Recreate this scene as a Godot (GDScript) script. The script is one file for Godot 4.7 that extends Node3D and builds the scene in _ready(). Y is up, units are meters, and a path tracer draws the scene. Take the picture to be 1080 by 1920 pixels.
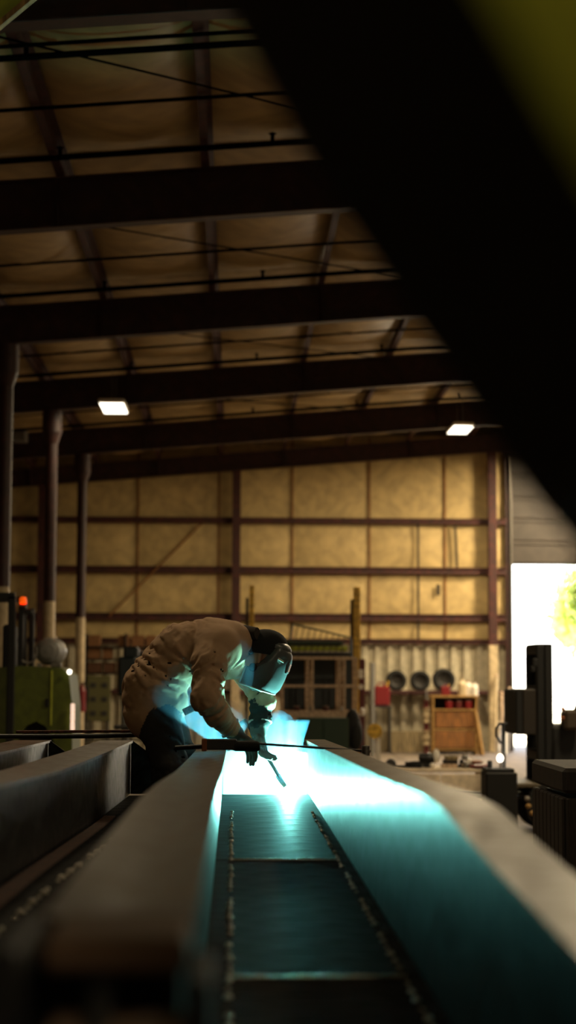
extends Node3D

# ---------------------------------------------------------------- state
var taken := {}
var rng := RandomNumberGenerator.new()
var M := {}
var noise := FastNoiseLite.new()


func _ready() -> void:
	rng.seed = 7
	noise.seed = 11
	noise.frequency = 1.0
	make_camera_and_light()
	make_materials()
	build_setting()
	build_weldment()
	build_foreground_machine()
	build_welder()
	build_left_side()
	build_back_of_shop()
	build_right_side()
	build_outside()


func make_camera_and_light() -> void:
	var cam := Camera3D.new()
	cam.name = "camera"
	cam.position = Vector3(0, 1.85, 0)
	cam.rotation_order = EULER_ORDER_YXZ
	cam.rotation_degrees = Vector3(5.23, -1.736, 0.2)
	cam.fov = 32.45
	cam.near = 0.05
	cam.far = 400.0
	var lens := CameraAttributesPhysical.new()
	lens.frustum_focal_length = 41.22
	lens.frustum_focus_distance = 8.5
	lens.frustum_near = 0.05
	lens.frustum_far = 400.0
	lens.exposure_aperture = 1.5
	cam.attributes = lens
	add_child(cam)
	cam.current = true

	var sky_mat := ProceduralSkyMaterial.new()
	sky_mat.sky_top_color = Color(0.72, 0.82, 0.95)
	sky_mat.sky_horizon_color = Color(1.0, 0.98, 0.93)
	sky_mat.ground_bottom_color = Color(0.6, 0.57, 0.5)
	sky_mat.ground_horizon_color = Color(0.95, 0.92, 0.86)
	var sky := Sky.new()
	sky.sky_material = sky_mat
	var env := Environment.new()
	env.background_mode = Environment.BG_SKY
	env.sky = sky
	env.background_energy_multiplier = 7.0
	env.tonemap_mode = Environment.TONE_MAPPER_LINEAR
	env.tonemap_exposure = 1.0
	env.sdfgi_enabled = true
	env.ssao_enabled = true
	env.ssil_enabled = true
	env.volumetric_fog_enabled = true
	env.volumetric_fog_density = 0.0
	var we := WorldEnvironment.new()
	we.name = "world_environment"
	we.environment = env
	add_child(we)

	# midday sun from the right: it lights the yard right up to the end wall and stays off the floor inside
	var sun := DirectionalLight3D.new()
	sun.name = "sun"
	sun.rotation_degrees = Vector3(-52, 76, 0)
	sun.light_color = Color(1.0, 0.95, 0.86)
	sun.light_energy = 20.0
	sun.light_angular_distance = 0.5
	sun.shadow_enabled = true
	add_child(sun)


# ---------------------------------------------------------------- materials
func noise_tex(freq: float, lo: float, hi: float, kind := 0, stretch := Vector2.ONE, oct := 4, sd := 3) -> Texture2D:
	var n := FastNoiseLite.new()
	n.seed = sd
	n.noise_type = FastNoiseLite.TYPE_SIMPLEX_SMOOTH if kind == 0 else FastNoiseLite.TYPE_CELLULAR
	n.fractal_type = FastNoiseLite.FRACTAL_FBM
	n.fractal_octaves = oct
	n.frequency = 1.0
	var s := 256
	var im := Image.create(s, s, false, Image.FORMAT_RGB8)
	for y in s:
		for x in s:
			# a torus of noise, so that the picture repeats without a seam
			var a := TAU * x / s
			var b := TAU * y / s
			var v := n.get_noise_3d(cos(a) * freq * stretch.x + 5.0, sin(a) * freq * stretch.x + cos(b) * freq * stretch.y, sin(b) * freq * stretch.y + 9.0)
			v = clampf(v * 0.9 + 0.5, 0.0, 1.0)
			v = lerpf(lo, hi, v)
			im.set_pixel(x, y, Color(v, v, v))
	return ImageTexture.create_from_image(im)


var tex := {}

func mat(c: Color, rough := 0.7, metal := 0.0, grain := "", tile := 1.0, rough_grain := "") -> StandardMaterial3D:
	var m := StandardMaterial3D.new()
	m.albedo_color = c
	m.roughness = rough
	m.metallic = metal
	if grain or rough_grain:
		m.uv1_triplanar = true
		m.uv1_world_triplanar = true
		m.uv1_scale = Vector3.ONE * tile
	if grain:
		m.albedo_texture = tex[grain]
	if rough_grain:
		m.roughness_texture = tex[rough_grain]
		m.roughness_texture_channel = BaseMaterial3D.TEXTURE_CHANNEL_RED
	return m


func lamp_mat(c: Color, e: float) -> StandardMaterial3D:
	var m := mat(c, 0.4)
	m.emission_enabled = true
	m.emission = c
	m.emission_energy_multiplier = e
	return m


func make_materials() -> void:
	tex.cloud = noise_tex(1.3, 0.62, 1.0)
	tex.fine = noise_tex(5.0, 0.7, 1.0, 0, Vector2.ONE, 5, 8)
	tex.streak = noise_tex(1.0, 0.55, 1.0, 0, Vector2(5.0, 0.5), 4, 5)
	tex.blotch = noise_tex(1.6, 0.35, 1.0, 0, Vector2.ONE, 5, 12)
	tex.soft = noise_tex(1.2, 0.85, 1.0, 0, Vector2.ONE, 3, 14)
	M.insulation = mat(Color(0.79, 0.685, 0.465), 0.62, 0.0, "soft", 0.4)
	M.roof_insulation = mat(Color(0.74, 0.62, 0.41), 0.55, 0.0, "soft", 0.4)
	M.maroon = mat(Color(0.30, 0.115, 0.085), 0.68, 0.0, "cloud", 0.6)
	M.maroon_dark = mat(Color(0.24, 0.105, 0.085), 0.55, 0.0, "cloud", 0.6)
	M.black_pipe = mat(Color(0.045, 0.04, 0.035), 0.9)
	M.black_pipe.metallic_specular = 0.1
	M.cream = mat(Color(0.78, 0.70, 0.56), 0.55, 0.0, "soft", 0.8)
	M.wainscot = mat(Color(0.76, 0.72, 0.62), 0.45, 0.0, "soft", 0.7)
	M.concrete = mat(Color(0.53, 0.475, 0.42), 0.8, 0.0, "cloud", 0.35)
	M.wall_metal = mat(Color(0.45, 0.39, 0.29), 0.6)
	M.door_panel = mat(Color(0.22, 0.19, 0.165), 0.6, 0.0, "soft", 0.5)
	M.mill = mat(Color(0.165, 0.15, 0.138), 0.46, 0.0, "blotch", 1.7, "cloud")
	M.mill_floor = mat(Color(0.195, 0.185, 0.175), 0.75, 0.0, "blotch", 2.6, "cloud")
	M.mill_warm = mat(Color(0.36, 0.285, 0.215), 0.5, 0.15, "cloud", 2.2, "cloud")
	M.dull_tan = mat(Color(0.42, 0.33, 0.26), 0.9)
	M.bright_steel = mat(Color(0.62, 0.60, 0.57), 0.35, 0.8, "fine", 3.0)
	M.rust = mat(Color(0.42, 0.21, 0.09), 0.85, 0.0, "blotch", 4.0)
	M.mill_floor.metallic_specular = 0.06
	M.mill.metallic_specular = 0.22
	M.mill_floor.uv1_scale = Vector3(0.9, 2.6, 4.0)
	M.weld = mat(Color(0.66, 0.62, 0.56), 0.3, 0.8)
	M.black_steel = mat(Color(0.055, 0.05, 0.045), 0.45, 0.2)
	M.black_rubber = mat(Color(0.045, 0.045, 0.045), 0.8)
	M.black_paint_shade = mat(Color(0.03, 0.028, 0.022), 0.7)  # black paint, and the shaded face of the near machine arm
	M.olive = mat(Color(0.66, 0.69, 0.17), 0.5, 0.0, "soft", 1.5)
	M.green_paint = mat(Color(0.34, 0.38, 0.11), 0.35, 0.0, "soft", 1.0)
	M.dark_green = mat(Color(0.06, 0.17, 0.10), 0.45)
	M.yellow = mat(Color(1.0, 0.79, 0.27), 0.5, 0.0, "cloud", 1.5)
	M.red = mat(Color(0.44, 0.05, 0.07), 0.45)
	M.dull_red = mat(Color(0.33, 0.085, 0.075), 0.5)
	M.white = mat(Color(0.88, 0.85, 0.80), 0.5)
	M.grey = mat(Color(0.42, 0.41, 0.39), 0.55)
	M.dark_grey = mat(Color(0.16, 0.155, 0.15), 0.55)
	M.teal_dark = mat(Color(0.07, 0.12, 0.14), 0.5)
	M.tan_steel = mat(Color(0.88, 0.75, 0.62), 0.6, 0.0, "cloud", 3.0)
	M.cardboard = mat(Color(0.50, 0.34, 0.20), 0.85, 0.0, "soft", 2.0)
	M.cardboard_dark = mat(Color(0.36, 0.23, 0.14), 0.85, 0.0, "soft", 2.0)
	M.plywood = mat(Color(0.63, 0.55, 0.40), 0.75, 0.0, "streak", 0.8)
	M.bench_front = mat(Color(0.95, 0.87, 0.75), 0.7, 0.0, "soft", 1.0)
	M.wood = mat(Color(0.60, 0.39, 0.17), 0.65, 0.0, "streak", 1.2)
	M.wood_light = mat(Color(0.72, 0.55, 0.29), 0.65, 0.0, "streak", 1.6)
	M.wood_old = mat(Color(0.20, 0.15, 0.11), 0.8, 0.0, "streak", 3.0)
	M.tyre = mat(Color(0.075, 0.072, 0.065), 0.85)
	M.tyre_rim = mat(Color(0.12, 0.105, 0.09), 0.7)
	M.orange_glass = lamp_mat(Color(1.0, 0.35, 0.04), 0.7)
	M.led = lamp_mat(Color(1.0, 0.96, 0.88), 4.0)
	M.chrome = mat(Color(0.85, 0.83, 0.80), 0.18, 1.0)
	M.amber = mat(Color(0.50, 0.27, 0.12), 0.5)
	M.glass = mat(Color(0.75, 0.85, 0.85, 0.12), 0.05)
	M.glass.transparency = BaseMaterial3D.TRANSPARENCY_ALPHA


# ---------------------------------------------------------------- naming
func numbered(called: String) -> String:
	var n: int = taken.get(called, 0)
	taken[called] = n + 1
	return called if n == 0 else "%s_%03d" % [called, n]


func tag(o: Node3D, label: String, category: String, group := "", kind := "") -> Node3D:
	if label:
		o.set_meta("label", label)
	if category:
		o.set_meta("category", category)
	if group:
		o.set_meta("group", group)
	if kind:
		o.set_meta("kind", kind)
	return o


func thing(called: String, label: String, category: String, at := Vector3.ZERO, turn := 0.0, group := "", kind := "") -> Node3D:
	var o := Node3D.new()
	o.name = numbered(called)
	add_child(o)
	o.position = at
	o.rotation.y = turn
	tag(o, label, category, group, kind)
	return o


func part(called: String, st: SurfaceTool, m: Material, parent: Node3D, label := "") -> MeshInstance3D:
	var o := MeshInstance3D.new()
	if parent == null:
		o.name = numbered(called)
		parent = self
	else:
		var n := 0
		var nm := called
		while parent.has_node(nm):
			n += 1
			nm = "%s_%03d" % [called, n]
		o.name = nm
	o.mesh = st.commit()
	o.material_override = m
	parent.add_child(o, true)
	if label:
		o.set_meta("label", label)
	return o


func same(called: String, mesh: Mesh, m: Material, parent: Node3D, xf: Transform3D) -> MeshInstance3D:
	var o := MeshInstance3D.new()
	var n: int = parent.get_meta("count_" + called, 0)
	parent.set_meta("count_" + called, n + 1)
	o.name = called if n == 0 else "%s_%03d" % [called, n]
	o.mesh = mesh
	o.material_override = m
	o.transform = xf
	parent.add_child(o, true)
	return o


func copy(o: Node3D, called: String, at: Vector3, turn: float, label: String) -> Node3D:
	var c: Node3D = o.duplicate()
	c.name = numbered(called)
	add_child(c)
	c.position = at
	c.rotation.y = turn
	c.set_meta("label", label)
	return c


# ---------------------------------------------------------------- shapes
func mb() -> SurfaceTool:
	var st := SurfaceTool.new()
	st.begin(Mesh.PRIMITIVE_TRIANGLES)
	return st


func tri(st: SurfaceTool, a: Vector3, b: Vector3, c: Vector3, n: Vector3) -> void:
	if (b - a).cross(c - a).dot(n) > 0.0:
		var t := b
		b = c
		c = t
	for p in [a, b, c]:
		st.set_normal(n)
		st.add_vertex(p)


func quad(st: SurfaceTool, a: Vector3, b: Vector3, c: Vector3, d: Vector3, out_of: Vector3) -> void:
	var n := (c - a).cross(d - b).normalized()
	if n.dot((a + b + c + d) / 4.0 - out_of) < 0.0:
		n = -n
	tri(st, a, b, c, n)
	tri(st, a, c, d, n)


func box(st: SurfaceTool, at: Vector3, size: Vector3, bev := 0.004, basis := Basis()) -> SurfaceTool:
	# a box with chamfered edges
	var h := size * 0.5
	var b := minf(bev, minf(h.x, minf(h.y, h.z)) * 0.45)
	var k := [Vector3(h.x, h.y - b, h.z - b), Vector3(h.x - b, h.y, h.z - b), Vector3(h.x - b, h.y - b, h.z)]
	var v := func(i: int, s: Vector3) -> Vector3: return at + basis * (k[i] * s)
	for s in [-1.0, 1.0]:
		quad(st, v.call(0, Vector3(s, 1, 1)), v.call(0, Vector3(s, -1, 1)), v.call(0, Vector3(s, -1, -1)), v.call(0, Vector3(s, 1, -1)), at)
		quad(st, v.call(1, Vector3(1, s, 1)), v.call(1, Vector3(-1, s, 1)), v.call(1, Vector3(-1, s, -1)), v.call(1, Vector3(1, s, -1)), at)
		quad(st, v.call(2, Vector3(1, 1, s)), v.call(2, Vector3(-1, 1, s)), v.call(2, Vector3(-1, -1, s)), v.call(2, Vector3(1, -1, s)), at)
		for t in [-1.0, 1.0]:
			quad(st, v.call(0, Vector3(s, t, 1)), v.call(1, Vector3(s, t, 1)), v.call(1, Vector3(s, t, -1)), v.call(0, Vector3(s, t, -1)), at)
			quad(st, v.call(0, Vector3(s, 1, t)), v.call(2, Vector3(s, 1, t)), v.call(2, Vector3(s, -1, t)), v.call(0, Vector3(s, -1, t)), at)
			quad(st, v.call(1, Vector3(1, s, t)), v.call(2, Vector3(1, s, t)), v.call(2, Vector3(-1, s, t)), v.call(1, Vector3(-1, s, t)), at)
			for u in [-1.0, 1.0]:
				var q := Vector3(s, t, u)
				tri(st, v.call(0, q), v.call(1, q), v.call(2, q), (basis * q).normalized())
	return st


func bx(size: Vector3, bev := 0.004, at := Vector3.ZERO, basis := Basis()) -> SurfaceTool:
	return box(mb(), at, size, bev, basis)


func bar(st: SurfaceTool, a: Vector3, b: Vector3, w: float, h: float, bev := 0.003) -> SurfaceTool:
	# a box from a to b, w across and h high
	var z := (b - a).normalized()
	var x := Vector3.UP.cross(z)
	x = Vector3.RIGHT if x.length() < 0.001 else x.normalized()
	return box(st, (a + b) * 0.5, Vector3(w, h, (b - a).length()), bev, Basis(x, z.cross(x), z))


func tube(st: SurfaceTool, pts: Array, radii, sides := 10, caps := true) -> SurfaceTool:
	var n := pts.size()
	var rings := []
	var up := Vector3.UP
	for i in n:
		var d: Vector3 = (pts[mini(i + 1, n - 1)] - pts[maxi(i - 1, 0)]).normalized()
		var x := up.cross(d)
		if x.length() < 0.05:
			x = Vector3.RIGHT.cross(d)
		x = x.normalized()
		var y := d.cross(x)
		up = y
		var ring := []
		for s in sides:
			var a := TAU * s / sides
			ring.append(x * cos(a) + y * sin(a))
		rings.append(ring)
	for i in n - 1:
		var r0: float = radii[i] if radii is Array else radii
		var r1: float = radii[i + 1] if radii is Array else radii
		for s in sides:
			var t := (s + 1) % sides
			var nrm := [rings[i][s], rings[i][t], rings[i + 1][t], rings[i + 1][s]]
			var q := [pts[i] + nrm[0] * r0, pts[i] + nrm[1] * r0, pts[i + 1] + nrm[2] * r1, pts[i + 1] + nrm[3] * r1]
			smooth_quad(st, q, nrm)
	if caps:
		for e in [0, n - 1]:
			var d: Vector3 = (pts[1] - pts[0]).normalized() if e else (pts[0] - pts[1]).normalized()
			if e:
				d = (pts[n - 1] - pts[n - 2]).normalized()
			var r: float = radii[e] if radii is Array else radii
			for s in sides:
				tri(st, pts[e], pts[e] + rings[e][s] * r, pts[e] + rings[e][(s + 1) % sides] * r, d)
	return st


func smooth_quad(st: SurfaceTool, q: Array, nrm: Array) -> void:
	var n: Vector3 = nrm[0] + nrm[1] + nrm[2] + nrm[3]
	for k in [[0, 1, 2], [0, 2, 3]]:
		var o: Array = k
		if (q[k[1]] - q[k[0]]).cross(q[k[2]] - q[k[0]]).dot(n) > 0.0:
			o = [k[0], k[2], k[1]]
		for i in o:
			st.set_normal(nrm[i])
			st.add_vertex(q[i])


func rod(a: Vector3, b: Vector3, r: float, sides := 10) -> SurfaceTool:
	return tube(mb(), [a, b], r, sides)


func lathe(st: SurfaceTool, at: Vector3, profile: Array, sides := 20, basis := Basis()) -> SurfaceTool:
	# profile: Vector2(radius, height) from one end to the other, turned about the basis' y axis
	for i in profile.size() - 1:
		var p: Vector2 = profile[i]
		var q: Vector2 = profile[i + 1]
		var e := (q - p)
		if e.length() < 1e-6:
			continue
		var nn := Vector2(e.y, -e.x).normalized()
		for s in sides:
			var a0 := TAU * s / sides
			var a1 := TAU * (s + 1) / sides
			var c0 := Vector3(cos(a0), 0, sin(a0))
			var c1 := Vector3(cos(a1), 0, sin(a1))
			var n0: Vector3 = basis * (c0 * nn.x + Vector3.UP * nn.y)
			var n1: Vector3 = basis * (c1 * nn.x + Vector3.UP * nn.y)
			smooth_quad(st, [at + basis * (c0 * p.x + Vector3.UP * p.y), at + basis * (c1 * p.x + Vector3.UP * p.y), at + basis * (c1 * q.x + Vector3.UP * q.y), at + basis * (c0 * q.x + Vector3.UP * q.y)], [n0, n1, n1, n0])
	return st


func ball(st: SurfaceTool, at: Vector3, r: Vector3, sides := 16, basis := Basis()) -> SurfaceTool:
	var rows := sides / 2
	for i in rows:
		for s in sides:
			var q := []
			var n := []
			for k in [[i, s], [i, s + 1], [i + 1, s + 1], [i + 1, s]]:
				var e: float = PI * k[0] / rows - PI / 2
				var a: float = TAU * k[1] / sides
				var d := Vector3(cos(e) * cos(a), sin(e), cos(e) * sin(a))
				q.append(at + basis * (d * r))
				n.append((basis * (d / r)).normalized())
			smooth_quad(st, q, n)
	return st


func prism(st: SurfaceTool, outline: Array, depth: float, xf := Transform3D()) -> SurfaceTool:
	# an outline in x and y, from z = -depth / 2 to depth / 2
	var poly := PackedVector2Array(outline)
	var ids := Geometry2D.triangulate_polygon(poly)
	for s in [-0.5, 0.5]:
		var n := xf.basis * Vector3(0, 0, signf(s))
		for i in range(0, ids.size(), 3):
			var t := []
			for k in 3:
				var p := poly[ids[i + k]]
				t.append(xf * Vector3(p.x, p.y, s * depth))
			tri(st, t[0], t[1], t[2], n.normalized())
	var turn := 0.0
	for i in poly.size():
		turn += poly[i].cross(poly[(i + 1) % poly.size()])
	for i in poly.size():
		var p := poly[i]
		var q := poly[(i + 1) % poly.size()]
		var e := (q - p).normalized()
		var n2 := Vector2(e.y, -e.x) * signf(turn)
		var n := (xf.basis * Vector3(n2.x, n2.y, 0)).normalized()
		var a := xf * Vector3(p.x, p.y, -0.5 * depth)
		var b := xf * Vector3(q.x, q.y, -0.5 * depth)
		var c := xf * Vector3(q.x, q.y, 0.5 * depth)
		var d := xf * Vector3(p.x, p.y, 0.5 * depth)
		tri(st, a, b, c, n)
		tri(st, a, c, d, n)
	return st


func ribbon(st: SurfaceTool, a: Array, b: Array, thick: float, dir: Vector3) -> SurfaceTool:
	# a plate between two edges (rows of points), thickened along dir
	for i in a.size() - 1:
		var p := [a[i], b[i], b[i + 1], a[i + 1]]
		var mid: Vector3 = (p[0] + p[1] + p[2] + p[3]) / 4.0 + dir * thick * 0.5
		var o := []
		for v in p:
			o.append(v + dir * thick)
		quad(st, p[0], p[1], p[2], p[3], mid)
		quad(st, o[0], o[1], o[2], o[3], mid)
		quad(st, p[0], p[3], o[3], o[0], mid)
		quad(st, p[1], p[2], o[2], o[1], mid)
		if i == 0:
			quad(st, p[0], p[1], o[1], o[0], mid)
		if i == a.size() - 2:
			quad(st, p[2], p[3], o[3], o[2], mid)
	return st


# ================================================================ the building
const FRAMES := [-5.8, 0.2, 6.3, 12.3, 18.0, 24.0, 30.1, 36.2]     # distance of each roof frame in front of the camera
const WALL := 42.3
const ROOF0 := 6.585
const SLOPE := 0.0805


func roof_y(x: float) -> float:
	return ROOF0 + SLOPE * x


func pillow(w: float, h: float, bulge: float, thick: float) -> ArrayMesh:
	# a soft panel in x and y that bellies towards +z
	var st := mb()
	var nx := 7
	var ny := 7
	var f := func(i: int, j: int) -> Vector3:
		var u := float(i) / nx
		var v := float(j) / ny
		return Vector3((u - 0.5) * w, (v - 0.5) * h, bulge * pow(sin(PI * u), 0.6) * pow(sin(PI * v), 0.6) + 0.006 * sin(u * 31.0 + v * 17.0) * sin(PI * u))
	var nrm := func(i: int, j: int) -> Vector3:
		var dx: Vector3 = f.call(mini(i + 1, nx), j) - f.call(maxi(i - 1, 0), j)
		var dy: Vector3 = f.call(i, mini(j + 1, ny)) - f.call(i, maxi(j - 1, 0))
		return dx.cross(dy).normalized()
	for i in nx:
		for j in ny:
			smooth_quad(st, [f.call(i, j), f.call(i + 1, j), f.call(i + 1, j + 1), f.call(i, j + 1)], [nrm.call(i, j), nrm.call(i + 1, j), nrm.call(i + 1, j + 1), nrm.call(i, j + 1)])
	box(st, Vector3(0, 0, -thick * 0.5), Vector3(w, h, thick), 0.01)
	return st.commit()


func build_setting() -> void:
	# ---- floor slab, in poured bays
	var floor_node := thing("floor", "grey brown concrete slab floor of the workshop", "floor", Vector3.ZERO, 0, "", "structure")
	for i in 5:
		for j in 9:
			part("slab_panel", bx(Vector3(6.09, 0.2, 6.09), 0.012, Vector3(-12.2 + 6.1 * i + 0.6, -0.1, 7.0 - 6.1 * j)), M.concrete, floor_node)

	# ---- end wall: cladding with the doorway left open, quilted insulation between girts
	var wall := thing("wall_end", "far end wall of yellow faced insulation held by maroon girts", "wall", Vector3(0, 0, -WALL), 0, "", "structure")
	var door_x0: float = 6.671
	var door_x1 := 13.0
	var door_top: float = 4.5175
	part("cladding", bx(Vector3(door_x0 + 14.5, 9.5, 0.12), 0.002, Vector3((door_x0 - 14.5) * 0.5, 4.75, -0.28)), M.wall_metal, wall)
	part("cladding", bx(Vector3(door_x1 - door_x0, 9.5 - door_top, 0.12), 0.002, Vector3((door_x1 + door_x0) * 0.5, (9.5 + door_top) * 0.5, -0.28)), M.wall_metal, wall)
	part("cladding", bx(Vector3(1.6, 9.5, 0.12), 0.002, Vector3(door_x1 + 0.8, 4.75, -0.28)), M.wall_metal, wall)
	var seams := [-14.4, -12.0, -10.0, -8.1, -6.2, -4.3, -2.3358, -0.3871, 1.3868, 3.2556, 5.0907, door_x0 - 0.12]
	var levels := [2.6024, 3.1773, 4.3056, 5.504, 7.62]
	for i in seams.size() - 1:
		for j in levels.size() - 1:
			var w: float = seams[i + 1] - seams[i]
			var h: float = levels[j + 1] - levels[j]
			same("insulation_panel", pillow(w - 0.012, h - 0.01, 0.035 + 0.015 * ((i * 3 + j) % 3), 0.1), M.insulation, wall, Transform3D(Basis(), Vector3((seams[i] + seams[i + 1]) * 0.5, (levels[j] + levels[j + 1]) * 0.5, -0.11)))
	for k in seams.size() - 2:
		part("seam_tape", bx(Vector3(0.05, 4.9, 0.02), 0.003, Vector3(seams[k + 1], 5.1, -0.075)), M.wood, wall)
	for k in 4:
		var gw: float = [0.11, 0.16, 0.15, 0.12][k]
		part("girt", bx(Vector3(door_x0 + 14.3, gw, 0.14), 0.006, Vector3((door_x0 - 14.5) * 0.5, levels[k], 0.0)), M.maroon, wall)
		part("girt_lip", bx(Vector3(door_x0 + 14.3, 0.03, 0.05), 0.004, Vector3((door_x0 - 14.5) * 0.5, levels[k] + gw * 0.5, 0.09)), M.maroon, wall)
	var low: float = 1.3912
	part("girt", bx(Vector3(door_x0 + 14.3, 0.11, 0.14), 0.006, Vector3((door_x0 - 14.5) * 0.5, low, 0.0)), M.maroon, wall)
	# ribbed steel wainscot under the insulation: one panel per 0.92 m, its ribs part of its fold
	var x := -14.4
	while x < door_x0 - 0.3:
		var w2: float = minf(0.915, door_x0 - 0.05 - x)
		var outline := [Vector2(0, 0)]
		var u := 0.0
		while u + 0.3 <= w2 + 0.01:
			for q in [[0.03, 0.0], [0.05, 0.11], [0.17, 0.11], [0.19, 0.0], [0.30, 0.0]]:
				outline.append(Vector2(u + q[0], q[1]))
			u += 0.305
		outline.append(Vector2(w2, 0.0))
		outline.append(Vector2(w2, -0.01))
		outline.append(Vector2(0, -0.01))
		var ph: float = levels[0] - 0.05
		part("wainscot_panel", prism(mb(), outline, ph, Transform3D(Basis(Vector3.RIGHT, Vector3.BACK, Vector3.DOWN), Vector3(x, ph * 0.5, -0.15))), M.wainscot, wall)
		x += 0.918
	# diagonal wind brace, extra straps
	part("brace_rod", rod(Vector3(-2.9888, 3.1966, 0.1), Vector3(-0.7997, 5.4268, 0.1), 0.025), M.wood, wall)
	part("strap", bx(Vector3(0.05, 2.9, 0.02), 0.003, Vector3(4.4273, 4.0002, 0.03)), M.wood_old, wall)
	part("strap", bx(Vector3(0.06, 1.0, 0.02), 0.003, Vector3(5.3479, 4.9077, 0.03), Basis(Vector3.BACK, 0.04)), M.wood_old, wall)
	part("wall_patch", bx(Vector3(0.09, 0.26, 0.02), 0.02, Vector3(4.9166, 3.8612, 0.0)), M.wood_old, wall)

	# end wall posts
	for p in [[-9.0, 0], [-4.6, 0], [0.0366, 0], [6.2045, 1]]:
		var c := thing("column", "maroon end wall post " + ("beside the bright doorway, cream below" if p[1] else ["at the middle of the end wall", "in the far left corner of the end wall", "left of the two pipe columns"][0 if p[0] > -1 else (1 if p[0] < -8 else 2)]), "column", Vector3(p[0], 0, -WALL + 0.2), 0, "", "structure")
		var top: float = roof_y(p[0]) + 0.1
		var split: float = 2.5292
		i_post(c, "post", 0.0, split, 0.2, M.cream)
		i_post(c, "post", split, top, 0.2, M.maroon)

	# side walls, wall behind the camera
	for s in [[-14.6, "wall_left", "left side wall of the workshop"], [14.6, "wall_right", "right side wall of the workshop"]]:
		var o := part(s[1], bx(Vector3(0.3, 9.5, 56.0), 0.01, Vector3(s[0], 4.75, -16.0)), M.wall_metal, null)
		tag(o, s[2], "wall", "", "structure")
	tag(part("wall_behind", bx(Vector3(29.5, 9.5, 0.3), 0.01, Vector3(0, 4.75, 11.8)), M.wall_metal, null), "wall behind the camera", "wall", "", "structure")

	# ---- roof: sheet above, faced insulation panels between purlins
	var roof := thing("ceiling", "tan faced roof insulation sagging between maroon purlins", "ceiling", Vector3.ZERO, 0, "", "structure")
	var tilt := Basis(Vector3.BACK, atan(SLOPE))
	part("roof_sheet", bx(Vector3(29.8, 0.08, 56.0), 0.01, Vector3(0, roof_y(0) + 1.05, -16.0), tilt), M.wall_metal, roof)
	var xs := []
	for k in range(-9, 11):
		xs.append(-0.3 + 1.5 * k)
	var ends := FRAMES + [WALL]
	var meshes := []
	for k in 3:
		meshes.append(pillow(1.47, 5.9, 0.20 + 0.05 * k, 0.08))
	var flat := Basis(Vector3.RIGHT, Vector3.BACK, Vector3.DOWN)      # x along x, y along z, belly downwards
	for i in xs.size() - 1:
		for j in range(2, ends.size() - 1):
			for h in 1:
				var z0: float = (ends[j + 1] + ends[j]) * 0.5
				var xm: float = (xs[i] + xs[i + 1]) * 0.5
				if xm < -6.0 or xm > 8.2:
					continue
				var o := same("insulation_panel", meshes[(i * 5 + j * 3 + h) % 3], M.roof_insulation, roof, Transform3D(tilt * flat, Vector3(xm, roof_y(xm) + 0.80, -z0)))
				o.scale = Vector3(1, (ends[j + 1] - ends[j]) / 5.95, 1)
	# the same lining further out and nearer, where the photograph shows nothing of it: whole sheets
	part("lining", bx(Vector3(8.6, 0.06, 56.0), 0.01, Vector3(-10.2, roof_y(-10.2) + 0.74, -16.0), tilt), M.roof_insulation, roof)
	part("lining", bx(Vector3(6.6, 0.06, 56.0), 0.01, Vector3(11.5, roof_y(11.5) + 0.74, -16.0), tilt), M.roof_insulation, roof)
	part("lining", bx(Vector3(14.3, 0.06, 18.0), 0.01, Vector3(1.1, roof_y(1.1) + 0.74, 2.7), tilt), M.roof_insulation, roof)
	# purlins along the building
	var purlin := mb()
	prism(purlin, [Vector2(-0.012, 0.2), Vector2(0.07, 0.2), Vector2(0.07, 0.185), Vector2(0.012, 0.185), Vector2(0.012, 0.012), Vector2(0.012, 0.0), Vector2(-0.07, 0.0), Vector2(-0.07, 0.03), Vector2(-0.058, 0.03), Vector2(-0.058, 0.012), Vector2(-0.012, 0.012)], 44.0)
	var pm := purlin.commit()
	for xx in xs:
		if xx > -7.0 and xx < 9.0:
			same("purlin", pm, M.maroon, roof, Transform3D(tilt, Vector3(xx, roof_y(xx) + 0.53, -20.2)))
	# thin bracing rods across each bay and the cross bracing
	for j in range(3, ends.size() - 1):
		for t in [0.58, 0.30]:
			var z1: float = lerpf(ends[j], ends[j + 1], t)
			part("bracing_rod", rod(Vector3(-7, roof_y(-7) + 0.50, -z1), Vector3(8.5, roof_y(8.5) + 0.50, -z1), 0.018, 6), M.black_pipe, roof)
		for d in [[-3.3, 2.4]]:
			part("cross_brace", rod(Vector3(d[0], roof_y(d[0]) + 0.5, -ends[j] - 0.2), Vector3(d[1], roof_y(d[1]) + 0.5, -ends[j + 1] + 0.2), 0.010, 6), M.black_pipe, roof)

	# ---- rafters (tapered I beams across) and the pipe columns under them
	var ord := ["added behind the camera", "overhead of the camera", "high out of the frame", "topmost in view, nearest to the camera", "second from the top", "third from the top, over the nearest column", "fourth from the top, with the left lamp", "fifth from the top, just before the end wall"]
	for k in FRAMES.size():
		rafter(FRAMES[k], 0.53, 0.0, "dark maroon roof rafter " + ord[k])
	rafter(WALL - 0.25, 0.42, 0.1, "dark maroon end rafter along the top of the end wall")
	var col_x := -3.15
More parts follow.
